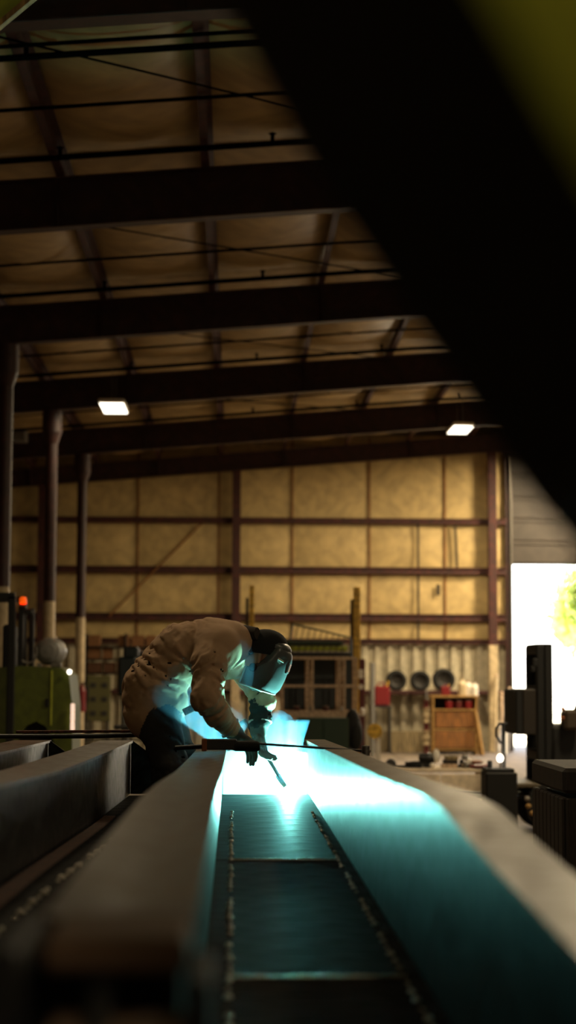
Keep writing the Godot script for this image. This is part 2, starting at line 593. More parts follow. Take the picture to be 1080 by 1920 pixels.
	for k in range(2, 8):
		var zc: float = FRAMES[k]
		var c := thing("column", "maroon pipe column with cream lower part, " + ["", "", "first in the row", "second in the row", "beside the camera", "cut by the left edge of the photo", "between the forklift and the fire extinguisher", "with a fire extinguisher on it"][k], "column", Vector3(col_x, 0, -zc), 0, "", "structure")
		var cut: float = [3.0, 3.0, 3.0, 3.0, 3.0, 3.0, 3.0487, 2.9672][k]
		part("shaft", lathe(mb(), Vector3.ZERO, [Vector2(0.1, 0), Vector2(0.1, cut)], 20), M.cream, c)
		part("shaft", lathe(mb(), Vector3.ZERO, [Vector2(0.1, cut), Vector2(0.1, 5.75), Vector2(0.17, 5.95), Vector2(0.17, roof_y(col_x))], 20), M.maroon_dark, c)
		part("base_plate", bx(Vector3(0.4, 0.03, 0.4), 0.004, Vector3(0, 0.015, 0)), M.grey, c)

	# sprinkler pipes with upright heads, one before each rafter
	var head := lathe(mb(), Vector3.ZERO, [Vector2(0.02, 0), Vector2(0.02, 0.07), Vector2(0.045, 0.08), Vector2(0.0, 0.1)], 8).commit()
	for k in range(3, 8):
		var z2: float = FRAMES[k] - 0.95 if k > 3 else FRAMES[k] + 1.9
		var s := part("sprinkler_pipe", rod(Vector3(-7, roof_y(-7) + 0.47, -z2), Vector3(8.5, roof_y(8.5) + 0.47, -z2), 0.03, 8), M.black_pipe, roof)
		for q in range(-2, 4):
			var hx := q * 2.1 + 0.35
			same("sprinkler_head", head, M.black_pipe, s, Transform3D(Basis(), Vector3(hx, roof_y(hx) + 0.49, -z2)))

	# ---- the overhead door, half raised
	var d := thing("door_1", "grey sectional overhead door partly raised over the bright doorway", "door", Vector3(0, 0, -WALL), 0, "", "structure")
	var ph2 := 0.54
	for k in 5:
		part("door_panel", bx(Vector3(door_x1 - door_x0 + 0.1, ph2 - 0.012, 0.05), 0.008, Vector3((door_x0 + door_x1) * 0.5, door_top + ph2 * (k + 0.5), 0.05)), M.door_panel, d)
		part("panel_rail", bx(Vector3(door_x1 - door_x0 + 0.1, 0.09, 0.03), 0.006, Vector3((door_x0 + door_x1) * 0.5, door_top + ph2 * (k + 1) - 0.06, 0.085)), M.door_panel, d)
	part("jamb", bx(Vector3(0.12, door_top + 3.0, 0.35), 0.01, Vector3(door_x0 - 0.07, (door_top + 3.0) * 0.5, -0.1)), M.maroon_dark, d)
	part("track", bx(Vector3(0.05, door_top + 2.6, 0.08), 0.006, Vector3(door_x0 + 0.0, (door_top + 2.6) * 0.5, 0.12)), M.bright_steel, d)
	part("bottom_seal", bx(Vector3(door_x1 - door_x0, 0.05, 0.06), 0.01, Vector3((door_x0 + door_x1) * 0.5, door_top - 0.02, 0.05)), M.black_rubber, d)

	# ---- LED high bay lamps: two seen, the others added for their light
	var spots := [[-2.06, 29.55, 1], [4.62, 35.7, 1], [4.62, 29.4, 0], [11.0, 35.7, 0], [11.0, 29.4, 0], [4.62, 17.4, 0], [11.0, 17.4, 0], [4.9, 5.6, 0], [-2.06, 10.7, 0], [1.8, -4.5, 0], [8.3, 39.6, 0]]
	var names := ["hanging under the fourth rafter, left in the photo", "at the edge of the dark machine arm, far right", "added unseen behind the dark machine arm", "added unseen, far right by the doorway", "added out of view, right in the third bay", "added unseen over the right of the second bay", "added unseen over the far right of the second bay", "added above the camera to the right", "added above the welder, out of the frame", "added behind the camera", "added unseen over the doorway"]
	for k in spots.size():
		var x3: float = spots[k][0]
		high_bay(Vector3(x3, roof_y(x3) - 0.12, -spots[k][1]), "white LED high bay lamp " + names[k], LAMP_E[k])
	tag(part("unit_heater", box(box(mb(), Vector3.ZERO, Vector3(0.32, 0.24, 0.4), 0.02), Vector3(0.1, 0.05, 0.21), Vector3(0.07, 0.1, 0.03), 0.01), M.grey, null), "small grey unit heater up at the rafter, behind the nearest column", "heater")
	get_node("unit_heater").position = Vector3(-4.3994, 6.6335, -35.7)


const LAMP_E := [4.5, 55.0, 16.0, 75.0, 24.0, 36.0, 12.0, 6.0, 8.5, 12.0, 84.0]


func i_post(c: Node3D, called: String, y0: float, y1: float, w: float, m: Material) -> void:
	var st := mb()
	for s in [-1, 1]:
		box(st, Vector3(0, (y0 + y1) * 0.5, s * w * 0.5), Vector3(w, y1 - y0, 0.012), 0.003)
	box(st, Vector3(0, (y0 + y1) * 0.5, 0), Vector3(0.01, y1 - y0, w), 0.003)
	part(called, st, m, c)


func rafter(dist: float, deep: float, lift: float, label: String) -> void:
	var r := thing("roof_beam", label, "rafter", Vector3(0, ROOF0 + lift, -dist), 0, "", "structure")
	r.rotation.z = atan(SLOPE)
	part("web", bx(Vector3(29.0, deep - 0.02, 0.012), 0.002, Vector3(0, deep * 0.5, 0)), M.maroon_dark, r)
	part("flange", bx(Vector3(29.0, 0.016, 0.2), 0.004, Vector3(0, 0.008, 0)), M.maroon_dark, r)
	part("flange", bx(Vector3(29.0, 0.016, 0.2), 0.004, Vector3(0, deep - 0.008, 0)), M.maroon_dark, r)
	for k in range(-4, 5):
		part("stiffener", bx(Vector3(0.012, deep - 0.04, 0.19), 0.002, Vector3(k * 3.05 + 1.2, deep * 0.5, 0)), M.maroon_dark, r)


func high_bay(at: Vector3, label: String, energy: float) -> void:
	var l := thing("high_bay_lamp", label, "lamp", at, 0, "high bay lamps under the rafters")
	part("housing", bx(Vector3(0.44, 0.07, 1.2), 0.03, Vector3(0, 0.04, 0)), M.white, l)
	var d := part("diffuser", bx(Vector3(0.4, 0.012, 1.14), 0.005, Vector3(0, -0.002, 0)), M.led, l)
	d.cast_shadow = GeometryInstance3D.SHADOW_CASTING_SETTING_ON
	for s in [-1, 1]:
		part("hanger", rod(Vector3(0, 0.07, s * 0.45), Vector3(0, 0.6, s * 0.45), 0.006, 6), M.grey, l)
	var a := AreaLight3D.new()
	a.name = "lamp_light"
	a.area_size = Vector2(0.4, 1.14)
	a.light_energy = energy
	a.light_color = Color(1.0, 0.90, 0.72)
	a.area_range = 60.0
	a.area_attenuation = 2.0
	a.shadow_enabled = true
	a.rotation_degrees = Vector3(-90, 0, 0)
	a.position = Vector3(0, -0.012, 0)
	l.add_child(a)


# ================================================================ the steel frame being welded
const TOP_MID := [[0.8, 0.235], [1.9, 0.235], [2.5, 0.24], [3.6, 0.25], [4.4, 0.27], [5.7, 0.315], [7.7, 0.36], [9.2, 0.39]]
const TOP_RIGHT := [[0.8, 0.335], [1.93, 0.302], [2.24, 0.288], [2.55, 0.276], [2.86, 0.258], [3.03, 0.245], [3.24, 0.2355], [3.53, 0.236], [4.3, 0.257], [7.0, 0.305], [9.3, 0.347]]
const TOP_LEFT := [[0.8, 0.235], [1.9, 0.235], [2.5, 0.24], [3.6, 0.25], [4.4, 0.27], [5.7, 0.312], [7.7, 0.345], [9.77, 0.372]]
const LOW_LEFT := [[0.8, 0.455], [2.0, 0.47], [3.0, 0.486], [4.5, 0.521], [7.0, 0.60], [9.6, 0.66]]
const EYE := 1.85


func along(table: Array, d: float) -> float:
	for i in table.size() - 1:
		if d <= table[i + 1][0]:
			return lerpf(table[i][1], table[i + 1][1], clampf((d - table[i][0]) / (table[i + 1][0] - table[i][0]), 0, 1))
	return table[-1][1]


func edge(x: float, table: Array, drop: float, d0: float, d1: float) -> Array:
	var out := []
	var n := 26
	for i in n + 1:
		var d := lerpf(d0, d1, float(i) / n)
		out.append(Vector3(x, EYE - along(table, d) - drop, -d))
	return out


func hat_beam(frame: Node3D, table: Array, low: Array, x0: float, x1: float, d0: float, d1: float, label: String, web_in := 0.012) -> Node3D:
	# two webs under a wide top flange, the flange a piece of its own
	var st := mb()
	for s in [[x0 + web_in, 1.0], [x1 - web_in, -1.0]]:
		ribbon(st, edge(s[0], table, 0.012, d0, d1), edge(s[0], low, 0.0, d0, d1), 0.01, Vector3(s[1], 0, 0))
	ribbon(st, [Vector3(x0 + 0.02, EYE - along(table, d1 - 0.01) - 0.012, -d1 + 0.012), Vector3(x1 - 0.02, EYE - along(table, d1 - 0.01) - 0.012, -d1 + 0.012)], [Vector3(x0 + 0.02, EYE - along(low, d1), -d1 + 0.012), Vector3(x1 - 0.02, EYE - along(low, d1), -d1 + 0.012)], 0.01, Vector3(0, 0, 1))
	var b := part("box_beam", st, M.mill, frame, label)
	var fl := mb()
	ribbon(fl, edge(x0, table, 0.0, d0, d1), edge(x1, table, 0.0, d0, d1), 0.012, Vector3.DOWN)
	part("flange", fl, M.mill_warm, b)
	return b


func build_weldment() -> void:
	var f := thing("steel_weldment", "long steel frame of parallel box beams and trays that the welder bends over", "steel frame", Vector3.ZERO)
	var flat_floor := [[0.8, 0.592], [12.0, 0.592]]
	var deep := [[0.8, 0.688], [12.0, 0.688]]
	var b0 := hat_beam(f, TOP_LEFT, LOW_LEFT, -1.2, -1.0, 1.0, 9.77, "box beam at the far left of the frame")
	var b1 := hat_beam(f, TOP_LEFT, LOW_LEFT, -0.735, -0.55, 1.0, 9.77, "box beam left of the middle one, rust along its foot")
	hat_beam(f, TOP_MID, deep, -0.185, -0.035, 1.72, 9.2, "middle box beam with a flat dull top", 0.02)
	hat_beam(f, TOP_RIGHT, deep, 0.372, 0.478, 0.9, 9.3, "box beam on the right, its inner web lit by the arc", 0.0)
	# gussets at the far ends of the two left beams
	for g in [[b0, -1.0], [b1, -0.55]]:
		var gx: float = g[1]
		part("end_gusset", prism(mb(), [Vector2(gx - 0.01, -0.66), Vector2(gx - 0.01, -0.385), Vector2(gx, -0.372), Vector2(gx + 0.115, -0.455), Vector2(gx + 0.115, -0.66)], 0.012, Transform3D(Basis(), Vector3(0, EYE, -9.72))), M.mill, g[0])
	# right beam: the web runs on past the flange and ends in a slope
	part("web_end", prism(mb(), [Vector2(9.25, -0.360), Vector2(9.42, -0.362), Vector2(9.75, -0.455), Vector2(9.75, -0.688), Vector2(9.25, -0.688)], 0.01, Transform3D(Basis(Vector3.FORWARD, Vector3.UP, Vector3.RIGHT), Vector3(0.377, EYE, 0))), M.mill, f)

	# tray floors: plates butted together, a raised seam over each joint
	var joints := [0.9, 3.50, 5.66, 8.70]
	var plates := []
	for i in 3:
		var st := mb()
		ribbon(st, edge(-0.075, flat_floor, 0.0, joints[i] + 0.004, joints[i + 1] - 0.004), edge(0.372, flat_floor, 0.0, joints[i] + 0.004, joints[i + 1] - 0.004), 0.012, Vector3.DOWN)
		plates.append(part("floor_plate", st, M.mill_floor, f))
		if i < 2:
			var sm := mb()
			var pts := []
			for k in 60:
				pts.append(Vector3(lerpf(-0.01, 0.34, k / 59.0), EYE - 0.591 + 0.0012 * sin(k * 2.1), -joints[i + 1] + 0.002 * sin(k * 1.7)))
			tube(sm, pts, 0.0042 if i == 0 else 0.0045, 6)
			part("seam_weld", sm, M.weld, plates[i])
	var ljoints := [1.0, 2.8, 5.6, 9.6]
	for i in 3:
		var st := mb()
		ribbon(st, edge(-0.56, LOW_LEFT, 0.0, ljoints[i] + 0.004, ljoints[i + 1] - 0.004), edge(-0.16, LOW_LEFT, 0.0, ljoints[i] + 0.004, ljoints[i + 1] - 0.004), 0.012, Vector3.DOWN)
		var p := part("floor_plate", st, M.mill_floor, f)
		if i == 0:
			part("seam_weld", rod(Vector3(-0.5, EYE - 0.482, -2.8), Vector3(-0.2, EYE - 0.482, -2.8), 0.005, 6), M.weld, p)
	var lt := mb()
	ribbon(lt, edge(-1.02, LOW_LEFT, 0.0, 1.0, 9.6), edge(-0.71, LOW_LEFT, 0.0, 1.0, 9.6), 0.012, Vector3.DOWN)
	part("floor_plate", lt, M.mill_floor, f)
	# rusty strip along the foot of the left beam's web
	var rs := mb()
	ribbon(rs, edge(-0.548, LOW_LEFT, -0.006, 1.2, 7.6), edge(-0.50, LOW_LEFT, -0.006, 1.2, 7.6), 0.005, Vector3.DOWN)
	part("backing_strip", rs, M.rust, f, "rusty strip at the foot of the left web")
	# stitch welds: rows of beads
	var bm := ball(mb(), Vector3.ZERO, Vector3(0.009, 0.007, 0.0115), 10).commit()
	for k in 64:
		var d := 2.05 + 0.088 * k
		var jx := 0.0016 * sin(k * 5.3)
		var host: Node3D = plates[0] if d < joints[1] else (plates[1] if d < joints[2] else plates[2])
		if k % 9 != 4:
			same("weld_bead", bm, M.weld, host, Transform3D(Basis().scaled(Vector3.ONE * (0.75 + 0.25 * sin(k * 3.7))), Vector3(-0.006 + jx, EYE - 0.591, -d)))
		if k > 4 and k % 7 != 3:
			same("weld_bead", bm, M.weld, host, Transform3D(Basis().scaled(Vector3.ONE * (0.75 + 0.25 * sin(k * 2.3))), Vector3(0.336 + jx, EYE - 0.591, -d + 0.03)))
	for k in 62:
		var d := 2.3 + 0.098 * k
		if k % 8 == 5:
			continue
		var lx := lerpf(-0.452, -0.40, clampf((d - 3.0) / 4.3, 0, 1))
		same("weld_bead", bm, M.weld, f, Transform3D(Basis().scaled(Vector3.ONE * 1.1 * (0.85 + 0.3 * sin(k * 3.1))), Vector3(lx + 0.002 * sin(k * 4.0), EYE - along(LOW_LEFT, d) + 0.002, -d)))
	# the diaphragm plate that the arc is closing off the middle tray with
	part("diaphragm", prism(mb(), [Vector2(-0.052, -0.61), Vector2(-0.052, -0.40), Vector2(0.0, -0.39), Vector2(0.3, -0.39), Vector2(0.37, -0.40), Vector2(0.37, -0.61)], 0.012, Transform3D(Basis(), Vector3(0, EYE, -8.95))), M.grey, f, "upright plate closing the tray behind the arc")
	part("bottom_plate", bx(Vector3(1.8, 0.014, 8.9), 0.003, Vector3(-0.32, EYE - 0.70, -5.4)), M.mill, f)

	# trestles that carry the frame
	for d in [1.6, 4.8, 7.9]:
		var t := thing("trestle", "black steel trestle carrying the frame, " + ("nearest of the three" if d < 2 else ("middle of the three" if d < 6 else "under the far end")), "trestle", Vector3(-0.3, 0, -d))
		part("top_beam", bx(Vector3(1.9, 0.1, 0.12), 0.006, Vector3(0, EYE - 0.757, 0)), M.black_steel, t)
		for s in [-0.85, 0.85]:
			part("leg", bx(Vector3(0.1, EYE - 0.80, 0.1), 0.006, Vector3(s, (EYE - 0.80) * 0.5, 0)), M.black_steel, t)
			part("foot", bx(Vector3(0.14, 0.02, 0.6), 0.006, Vector3(s, 0.01, 0)), M.black_steel, t)

	# long hooked rod and a flat bar lying across the left beams
	var hook := mb()
	var hp := [Vector3(-1.3819, 1.5136, -9.1), Vector3(-1.1923, 1.5222, -9.1), Vector3(-0.9751, 1.5227, -9.1), Vector3(-0.7032, 1.5247, -9.1), Vector3(-0.3764, 1.535, -9.1), Vector3(-0.3163, 1.5324, -9.1), Vector3(-0.2861, 1.5162, -9.1), Vector3(-0.2722, 1.4891, -9.1), Vector3(-0.2774, 1.4566, -9.1), Vector3(-0.2989, 1.424, -9.1), Vector3(-0.326, 1.405, -9.1)]
	tube(hook, hp, 0.0125, 10)
	tag(part("hook_rod", hook, M.black_steel, null), "long dark steel rod with a hooked end lying across the left beams", "rod")
	var fb := bar(mb(), Vector3(-1.1235, 1.542, -9.2), Vector3(-0.4303, 1.5478, -9.2), 0.05, 0.014)
	tag(part("flat_bar", fb, M.rust, null), "short rusty flat bar lying just behind the hooked rod", "bar")

	# bar clamp lying over the middle beam, its thin rod reaching the right beam
	var c := thing("bar_clamp", "dark bar clamp lying from the middle beam to the right beam, with a black grip", "clamp", Vector3.ZERO)
	part("grip", tube(mb(), [Vector3(-0.0037, 1.5419, -7.5), Vector3(0.0075, 1.5419, -7.5), Vector3(0.0999, 1.541, -7.5), Vector3(0.1112, 1.541, -7.5)], [0.018, 0.023, 0.023, 0.016], 14), M.black_rubber, c)
	part("jaw", bx(Vector3(0.148, 0.045, 0.04), 0.004, Vector3(-0.0601, 1.5485, -7.5)), M.dark_grey, c)
	part("cap", bx(Vector3(0.022, 0.052, 0.046), 0.003, Vector3(-0.1231, 1.5461, -7.5)), M.amber, c)
	part("shank", rod(Vector3(-0.2454, 1.5282, -7.6), Vector3(-0.1298, 1.5394, -7.5), 0.011), M.black_steel, c)
	part("screw", rod(Vector3(0.1112, 1.5511, -7.5), Vector3(0.5518, 1.5361, -7.15), 0.0055, 8), M.black_steel, c)
	part("pad", lathe(mb(), Vector3(0.5345, 1.5382, -7.15), [Vector2(0.0, -0.022), Vector2(0.017, -0.02), Vector2(0.017, 0.02), Vector2(0.0, 0.022)], 12), M.bright_steel, c)

	# stepped clamp block at the near end of the middle beam, far out of focus
	var v := thing("clamp_block", "blurred stepped steel clamp block at the near end of the middle beam", "clamp", Vector3(-0.112, EYE - 0.24, -1.62))
	part("body", bx(Vector3(0.15, 0.16, 0.05), 0.008, Vector3(-0.01, -0.09, -0.03)), M.black_rubber, v)
	part("upper_jaw", bx(Vector3(0.125, 0.03, 0.16), 0.008, Vector3(0.012, -0.002, 0.0)), M.dull_tan, v)
	part("lower_jaw", bx(Vector3(0.12, 0.025, 0.10), 0.008, Vector3(0.018, -0.062, 0.13)), M.dull_tan, v)
	part("side_plate", bx(Vector3(0.03, 0.13, 0.22), 0.006, Vector3(-0.078, -0.05, 0.05)), M.black_rubber, v)
	part("side_plate", bx(Vector3(0.02, 0.11, 0.16), 0.006, Vector3(0.085, -0.065, 0.08)), M.black_rubber, v)
	part("screw", rod(Vector3(0, -0.07, 0.2), Vector3(0, 0.0, -0.02), 0.012), M.black_rubber, v)

	# the arc: a bead of light where floor plate and diaphragm meet
	var arc := thing("welding_arc", "blinding white welding arc at the tip of the gun", "welding arc", Vector3(0.2725, 1.2726, -8.745))
	part("flame", ball(mb(), Vector3.ZERO, Vector3.ONE * 0.012, 12), lamp_mat(Color(0.75, 1.0, 1.0), 60.0), arc)
	var l := OmniLight3D.new()
	l.name = "arc_light"
	l.light_color = Color(0.55, 1.0, 0.95)
	l.light_energy = ARC
	l.light_size = 0.012
	l.omni_range = 60.0
	l.omni_attenuation = 2.0
	l.shadow_enabled = true
	arc.add_child(l)
	# welding fume; the cone takes the shape of the arc's light shaft
	plume("pale blue fume shaped as the light shaft widening upwards from the arc", Vector3(0.2742, 1.2768, -8.8), Vector3(0.2349, 1.595, -8.86), 0.30, 1.7)
	var puffs := [[497,1362,0.085], [512,1352,0.095], [524,1345,0.080], [532,1352,0.090], [545,1364,0.075], [557,1366,0.075], [520,1372,0.13], [503,1383,0.11], [545,1388,0.12], [528,1402,0.14]]
	var puff_words := ["lowest left billow under the welder's glove", "large upper left billow", "highest small billow", "upper right of the highest billow", "small billow on the right shoulder", "rightmost billow next to the right beam", "broad billow in the middle of the plume", "broad billow on the left of the plume", "broad billow on the right of the plume", "lowest billow just above the arc"]
	var puff_at := [Vector3(0.157, 1.5851, -8.83), Vector3(0.1977, 1.6106, -8.87), Vector3(0.2291, 1.6297, -8.85), Vector3(0.2517, 1.6102, -8.89), Vector3(0.285, 1.5799, -8.84), Vector3(0.3177, 1.5741, -8.86), Vector3(0.2193, 1.5576, -8.87), Vector3(0.1734, 1.5294, -8.84), Vector3(0.2865, 1.515, -8.88), Vector3(0.2401, 1.4794, -8.84)]
	for k in puffs.size():
		smoke("blue welding fume, " + puff_words[k], puff_at[k], Vector3(1.1, 0.9, 1.0) * puffs[k][2], 2.1)
	smoke("fume drifting left under the welder's forearm", Vector3(-0.1353, 1.6248, -8.5), Vector3(0.42, 0.24, 0.2), 2.4)
	smoke("fume along the welder's jacket front", Vector3(-0.2753, 1.7216, -8.46), Vector3(0.36, 0.24, 0.2), 2.2)
	smoke("wisp of fume in front of the welder's chest", Vector3(0.0189, 1.8798, -8.45), Vector3(0.16, 0.32, 0.14), 0.6)
	smoke("fume filling the tray in front of the diaphragm", Vector3(0.1525, 1.3802, -8.82), Vector3(0.62, 0.3, 0.22), 1.0)


const ARC := 7.5


func plume(label: String, tip: Vector3, mouth: Vector3, wide: float, density: float) -> void:  # fume cone with the outline of a light shaft built in
	var v := FogVolume.new()
	v.name = numbered("welding_smoke")
	v.shape = RenderingServer.FOG_VOLUME_SHAPE_CONE
	v.size = Vector3(wide, (mouth - tip).length(), wide * 0.7)
	var y := (tip - mouth).normalized()
	var x := y.cross(Vector3.BACK).normalized()
	v.transform = Transform3D(Basis(x, y, x.cross(y)), (tip + mouth) * 0.5)
	var m := FogMaterial.new()
	m.density = density
	m.albedo = Color(0.66, 0.84, 1.0)
	v.material = m
	add_child(v)
	tag(v, label, "smoke", "", "stuff")


func smoke(label: String, at: Vector3, size: Vector3, density: float) -> void:
	var v := FogVolume.new()
	v.name = numbered("welding_smoke")
	v.shape = RenderingServer.FOG_VOLUME_SHAPE_ELLIPSOID
	v.size = size
	v.position = at
	var m := FogMaterial.new()
	m.density = density
	m.albedo = Color(0.66, 0.84, 1.0)
	v.material = m
	add_child(v)
	tag(v, label, "smoke", "", "stuff")


# ================================================================ machine parts close to the lens
func build_foreground_machine() -> void:
	var m := thing("machine_arm", "out of focus machine arm coloured black as shade, upper right, with an olive panel", "machine", Vector3.ZERO)
	var a := [Vector3(-0.0574, 2.4239, -1.15), Vector3(-0.0222, 2.3234, -1.15), Vector3(0.0465, 2.1918, -1.15), Vector3(0.1213, 2.0768, -1.15), Vector3(0.1985, 1.9616, -1.15), Vector3(0.2802, 1.8673, -1.15)]
	var b := [Vector3(0.0941, 2.2518, -0.8), Vector3(0.1291, 2.1817, -0.8), Vector3(0.1539, 2.1355, -0.8), Vector3(0.1959, 2.0796, -0.8), Vector3(0.2197, 2.0091, -0.8), Vector3(0.2358, 1.9394, -0.8)]
	part("arm", ribbon(mb(), a, b, 0.06, Vector3(0, 0.5, -0.866)), M.black_paint_shade, m)  # near black colour stands for shade on the arm's face
	var c := [Vector3(0.0559, 2.1134, -0.55), Vector3(0.0835, 2.0672, -0.55), Vector3(0.1064, 2.0251, -0.55), Vector3(0.1508, 1.9456, -0.55)]
	var d := [Vector3(0.1672, 2.0916, -0.5), Vector3(0.1742, 2.049, -0.5), Vector3(0.1811, 2.0103, -0.5), Vector3(0.1949, 1.9374, -0.5)]
	part("panel", ribbon(mb(), c, d, 0.012, Vector3(0.3, 0.3, -0.9)), M.olive, m, "olive green painted panel")
	part("leg", bar(mb(), Vector3(0.3442, 1.8903, -1.15), Vector3(0.62, 0.02, -1.15), 0.12, 0.12), M.black_paint_shade, m)
	part("foot", bx(Vector3(0.3, 0.03, 0.3), 0.005, Vector3(0.62, 0.015, -1.15)), M.black_paint_shade, m)
	part("cross_bar", bar(mb(), Vector3(0.2452, 1.9409, -1.13), Vector3(0.3477, 1.8868, -1.15), 0.09, 0.1), M.black_paint_shade, m)

	# jib crane: only a corner of its boom reaches into the picture, top left
	var j := thing("jib_crane", "green jib crane boom with a lit tan lower edge, cutting the top left corner", "crane", Vector3.ZERO)
	var p := Vector3(-0.8159, 4.6037, -7)
	var q := Vector3(-0.9867, 4.4507, -7)
	var dirn := (q - p).normalized()
	var nrm := dirn.cross(Vector3.BACK).normalized()
	if nrm.y < 0:
		nrm = -nrm
	var p2: Vector3 = p - dirn * 2.0
	var q2: Vector3 = q + dirn * 1.6
	part("flange", ribbon(mb(), [p2 + Vector3(0, 0, 0.022), q2 + Vector3(0, 0, 0.022)], [p2 - Vector3(0, 0, 0.022), q2 - Vector3(0, 0, 0.022)], 0.022, nrm), M.wood_light, j, "tan lower flange")
	part("web", ribbon(mb(), [p2 + nrm * 0.022, q2 + nrm * 0.022], [p2 + nrm * 0.4, q2 + nrm * 0.4], 0.02, Vector3(0, 0, -1)), M.olive, j)
	part("mast", lathe(mb(), Vector3(q2.x, 0, q2.z), [Vector2(0.12, 0), Vector2(0.12, q2.y + 0.3), Vector2(0, q2.y + 0.3)], 20), M.green_paint, j)
	part("base_plate", bx(Vector3(0.5, 0.03, 0.5), 0.005, Vector3(q2.x, 0.015, q2.z)), M.grey, j)


# ================================================================ the welder
var grid_n := Vector3i.ZERO
var grid_o := Vector3.ZERO
var grid_c := 0.01
var grid_f := PackedFloat32Array()
var grid_k := PackedInt32Array()
var grid_best := PackedFloat32Array()


func grid_open(lo: Vector3, hi: Vector3, cell: float) -> void:
	grid_c = cell
	grid_o = lo
	grid_n = Vector3i(((hi - lo) / cell).ceil()) + Vector3i.ONE
	grid_f.resize(grid_n.x * grid_n.y * grid_n.z)
	grid_f.fill(1.0)
	grid_k.resize(grid_f.size())
	grid_k.fill(0)
	grid_best.resize(grid_f.size())
	grid_best.fill(1.0)


func bone(a: Vector3, b: Vector3, ra: float, rb: float, tint: int, k := 0.03, fold := 0.0, freq := 30.0, lean := Vector3.ZERO, phase := 0.0) -> void:
	# a tapered capsule joined to what is there; fold > 0 lays cloth folds across it
	var pad := maxf(ra, rb) + k + 3.0 * grid_c + fold
	var lo := Vector3i(((a.min(b) - Vector3.ONE * pad - grid_o) / grid_c).floor()).clamp(Vector3i.ZERO, grid_n - Vector3i.ONE)
	var hi := Vector3i(((a.max(b) + Vector3.ONE * pad - grid_o) / grid_c).ceil()).clamp(Vector3i.ZERO, grid_n - Vector3i.ONE)
	var ab := b - a
	var inv := 1.0 / maxf(ab.length_squared(), 1e-9)
	var len_ab := ab.length()
	for z in range(lo.z, hi.z + 1):
		for y in range(lo.y, hi.y + 1):
			var row := (z * grid_n.y + y) * grid_n.x
			for x in range(lo.x, hi.x + 1):
				var p := grid_o + Vector3(x, y, z) * grid_c
				var ap := p - a
				var t := clampf(ap.dot(ab) * inv, 0.0, 1.0)
				var d := (ap - ab * t).length() - lerpf(ra, rb, t)
				if d > k + 2.5 * grid_c + fold:
					continue
				if fold > 0.0 and absf(d) < 0.06:
					var w := noise.get_noise_3dv(p * 7.0)
					var s := absf(sin(t * len_ab * freq * PI + p.dot(lean) + w * 3.0 + phase)) * 2.0 - 1.0
					var env := 0.55 + 0.9 * noise.get_noise_3dv(p * 4.5 + Vector3(7, 3, 1))
					d -= fold * clampf(env, 0.15, 1.0) * s
				var i := row + x
				if d < grid_best[i]:
					grid_best[i] = d
					grid_k[i] = tint
				var f := grid_f[i]
				var h := maxf(k - absf(f - d), 0.0) / k
				grid_f[i] = minf(f, d) - h * h * k * 0.25


func grid_mesh(st: SurfaceTool, tints: Array) -> void:
	# surface nets: one vertex in each cell that the surface crosses, one quad round each crossed edge
	var nx := grid_n.x
	var ny := grid_n.y
	var nz := grid_n.z
	var sx := 1
	var sy := nx
	var sz := nx * ny
	var offs := [0, sx, sy, sx + sy, sz, sx + sz, sy + sz, sx + sy + sz]
	var ids := {}
	var pos := PackedVector3Array()
	var col := PackedColorArray()
	var lim := grid_c * 2.0
	for z in nz - 1:
		for y in ny - 1:
			var row := (z * ny + y) * nx
			for x in nx - 1:
				var i := row + x
				var f0 := grid_f[i]
				if f0 > lim or f0 < -lim:
					continue
				var inside := 0
				for o in offs:
					if grid_f[i + o] < 0.0:
						inside += 1
				if inside == 0 or inside == 8:
					continue
				var sum := Vector3.ZERO
				var cnt := 0
				for q in 8:
					for ax in [1, 2, 4]:
						if q & ax:
							continue
						var fa := grid_f[i + offs[q]]
						var fb := grid_f[i + offs[q | ax]]
						if (fa < 0.0) == (fb < 0.0):
							continue
						var t := fa / (fa - fb)
						var pa := Vector3(q & 1, (q >> 1) & 1, (q >> 2) & 1)
						var pb := Vector3((q | ax) & 1, ((q | ax) >> 1) & 1, ((q | ax) >> 2) & 1)
						sum += pa.lerp(pb, t)
						cnt += 1
				ids[i] = pos.size()
				pos.append(grid_o + (Vector3(x, y, z) + sum / cnt) * grid_c)
				col.append(tints[grid_k[i]])
	var nrm := PackedVector3Array()
	for p in pos:
		var g := Vector3.ZERO
		var q := (p - grid_o) / grid_c
		var e := 0.8
		g.x = sample(q + Vector3(e, 0, 0)) - sample(q - Vector3(e, 0, 0))
		g.y = sample(q + Vector3(0, e, 0)) - sample(q - Vector3(0, e, 0))
		g.z = sample(q + Vector3(0, 0, e)) - sample(q - Vector3(0, 0, e))
		nrm.append(g.normalized())
	for i in ids:
		for ax in 3:
			var step: int = [sx, sy, sz][ax]
			var u: int = [sy, sz, sx][ax]
			var v: int = [sz, sx, sy][ax]
			if (grid_f[i] < 0.0) == (grid_f[i + step] < 0.0):
				continue
			if not (ids.has(i - u) and ids.has(i - v) and ids.has(i - u - v)):
				continue
			var k := [ids[i], ids[i - u], ids[i - u - v], ids[i - v]]
			var n := nrm[k[0]] + nrm[k[2]]
			var order := [0, 1, 2, 0, 2, 3]
			if (pos[k[1]] - pos[k[0]]).cross(pos[k[2]] - pos[k[0]]).dot(n) > 0.0:
				order = [0, 2, 1, 0, 3, 2]
			for o in order:
				st.set_normal(nrm[k[o]])
				st.set_color(col[k[o]])
				st.add_vertex(pos[k[o]])


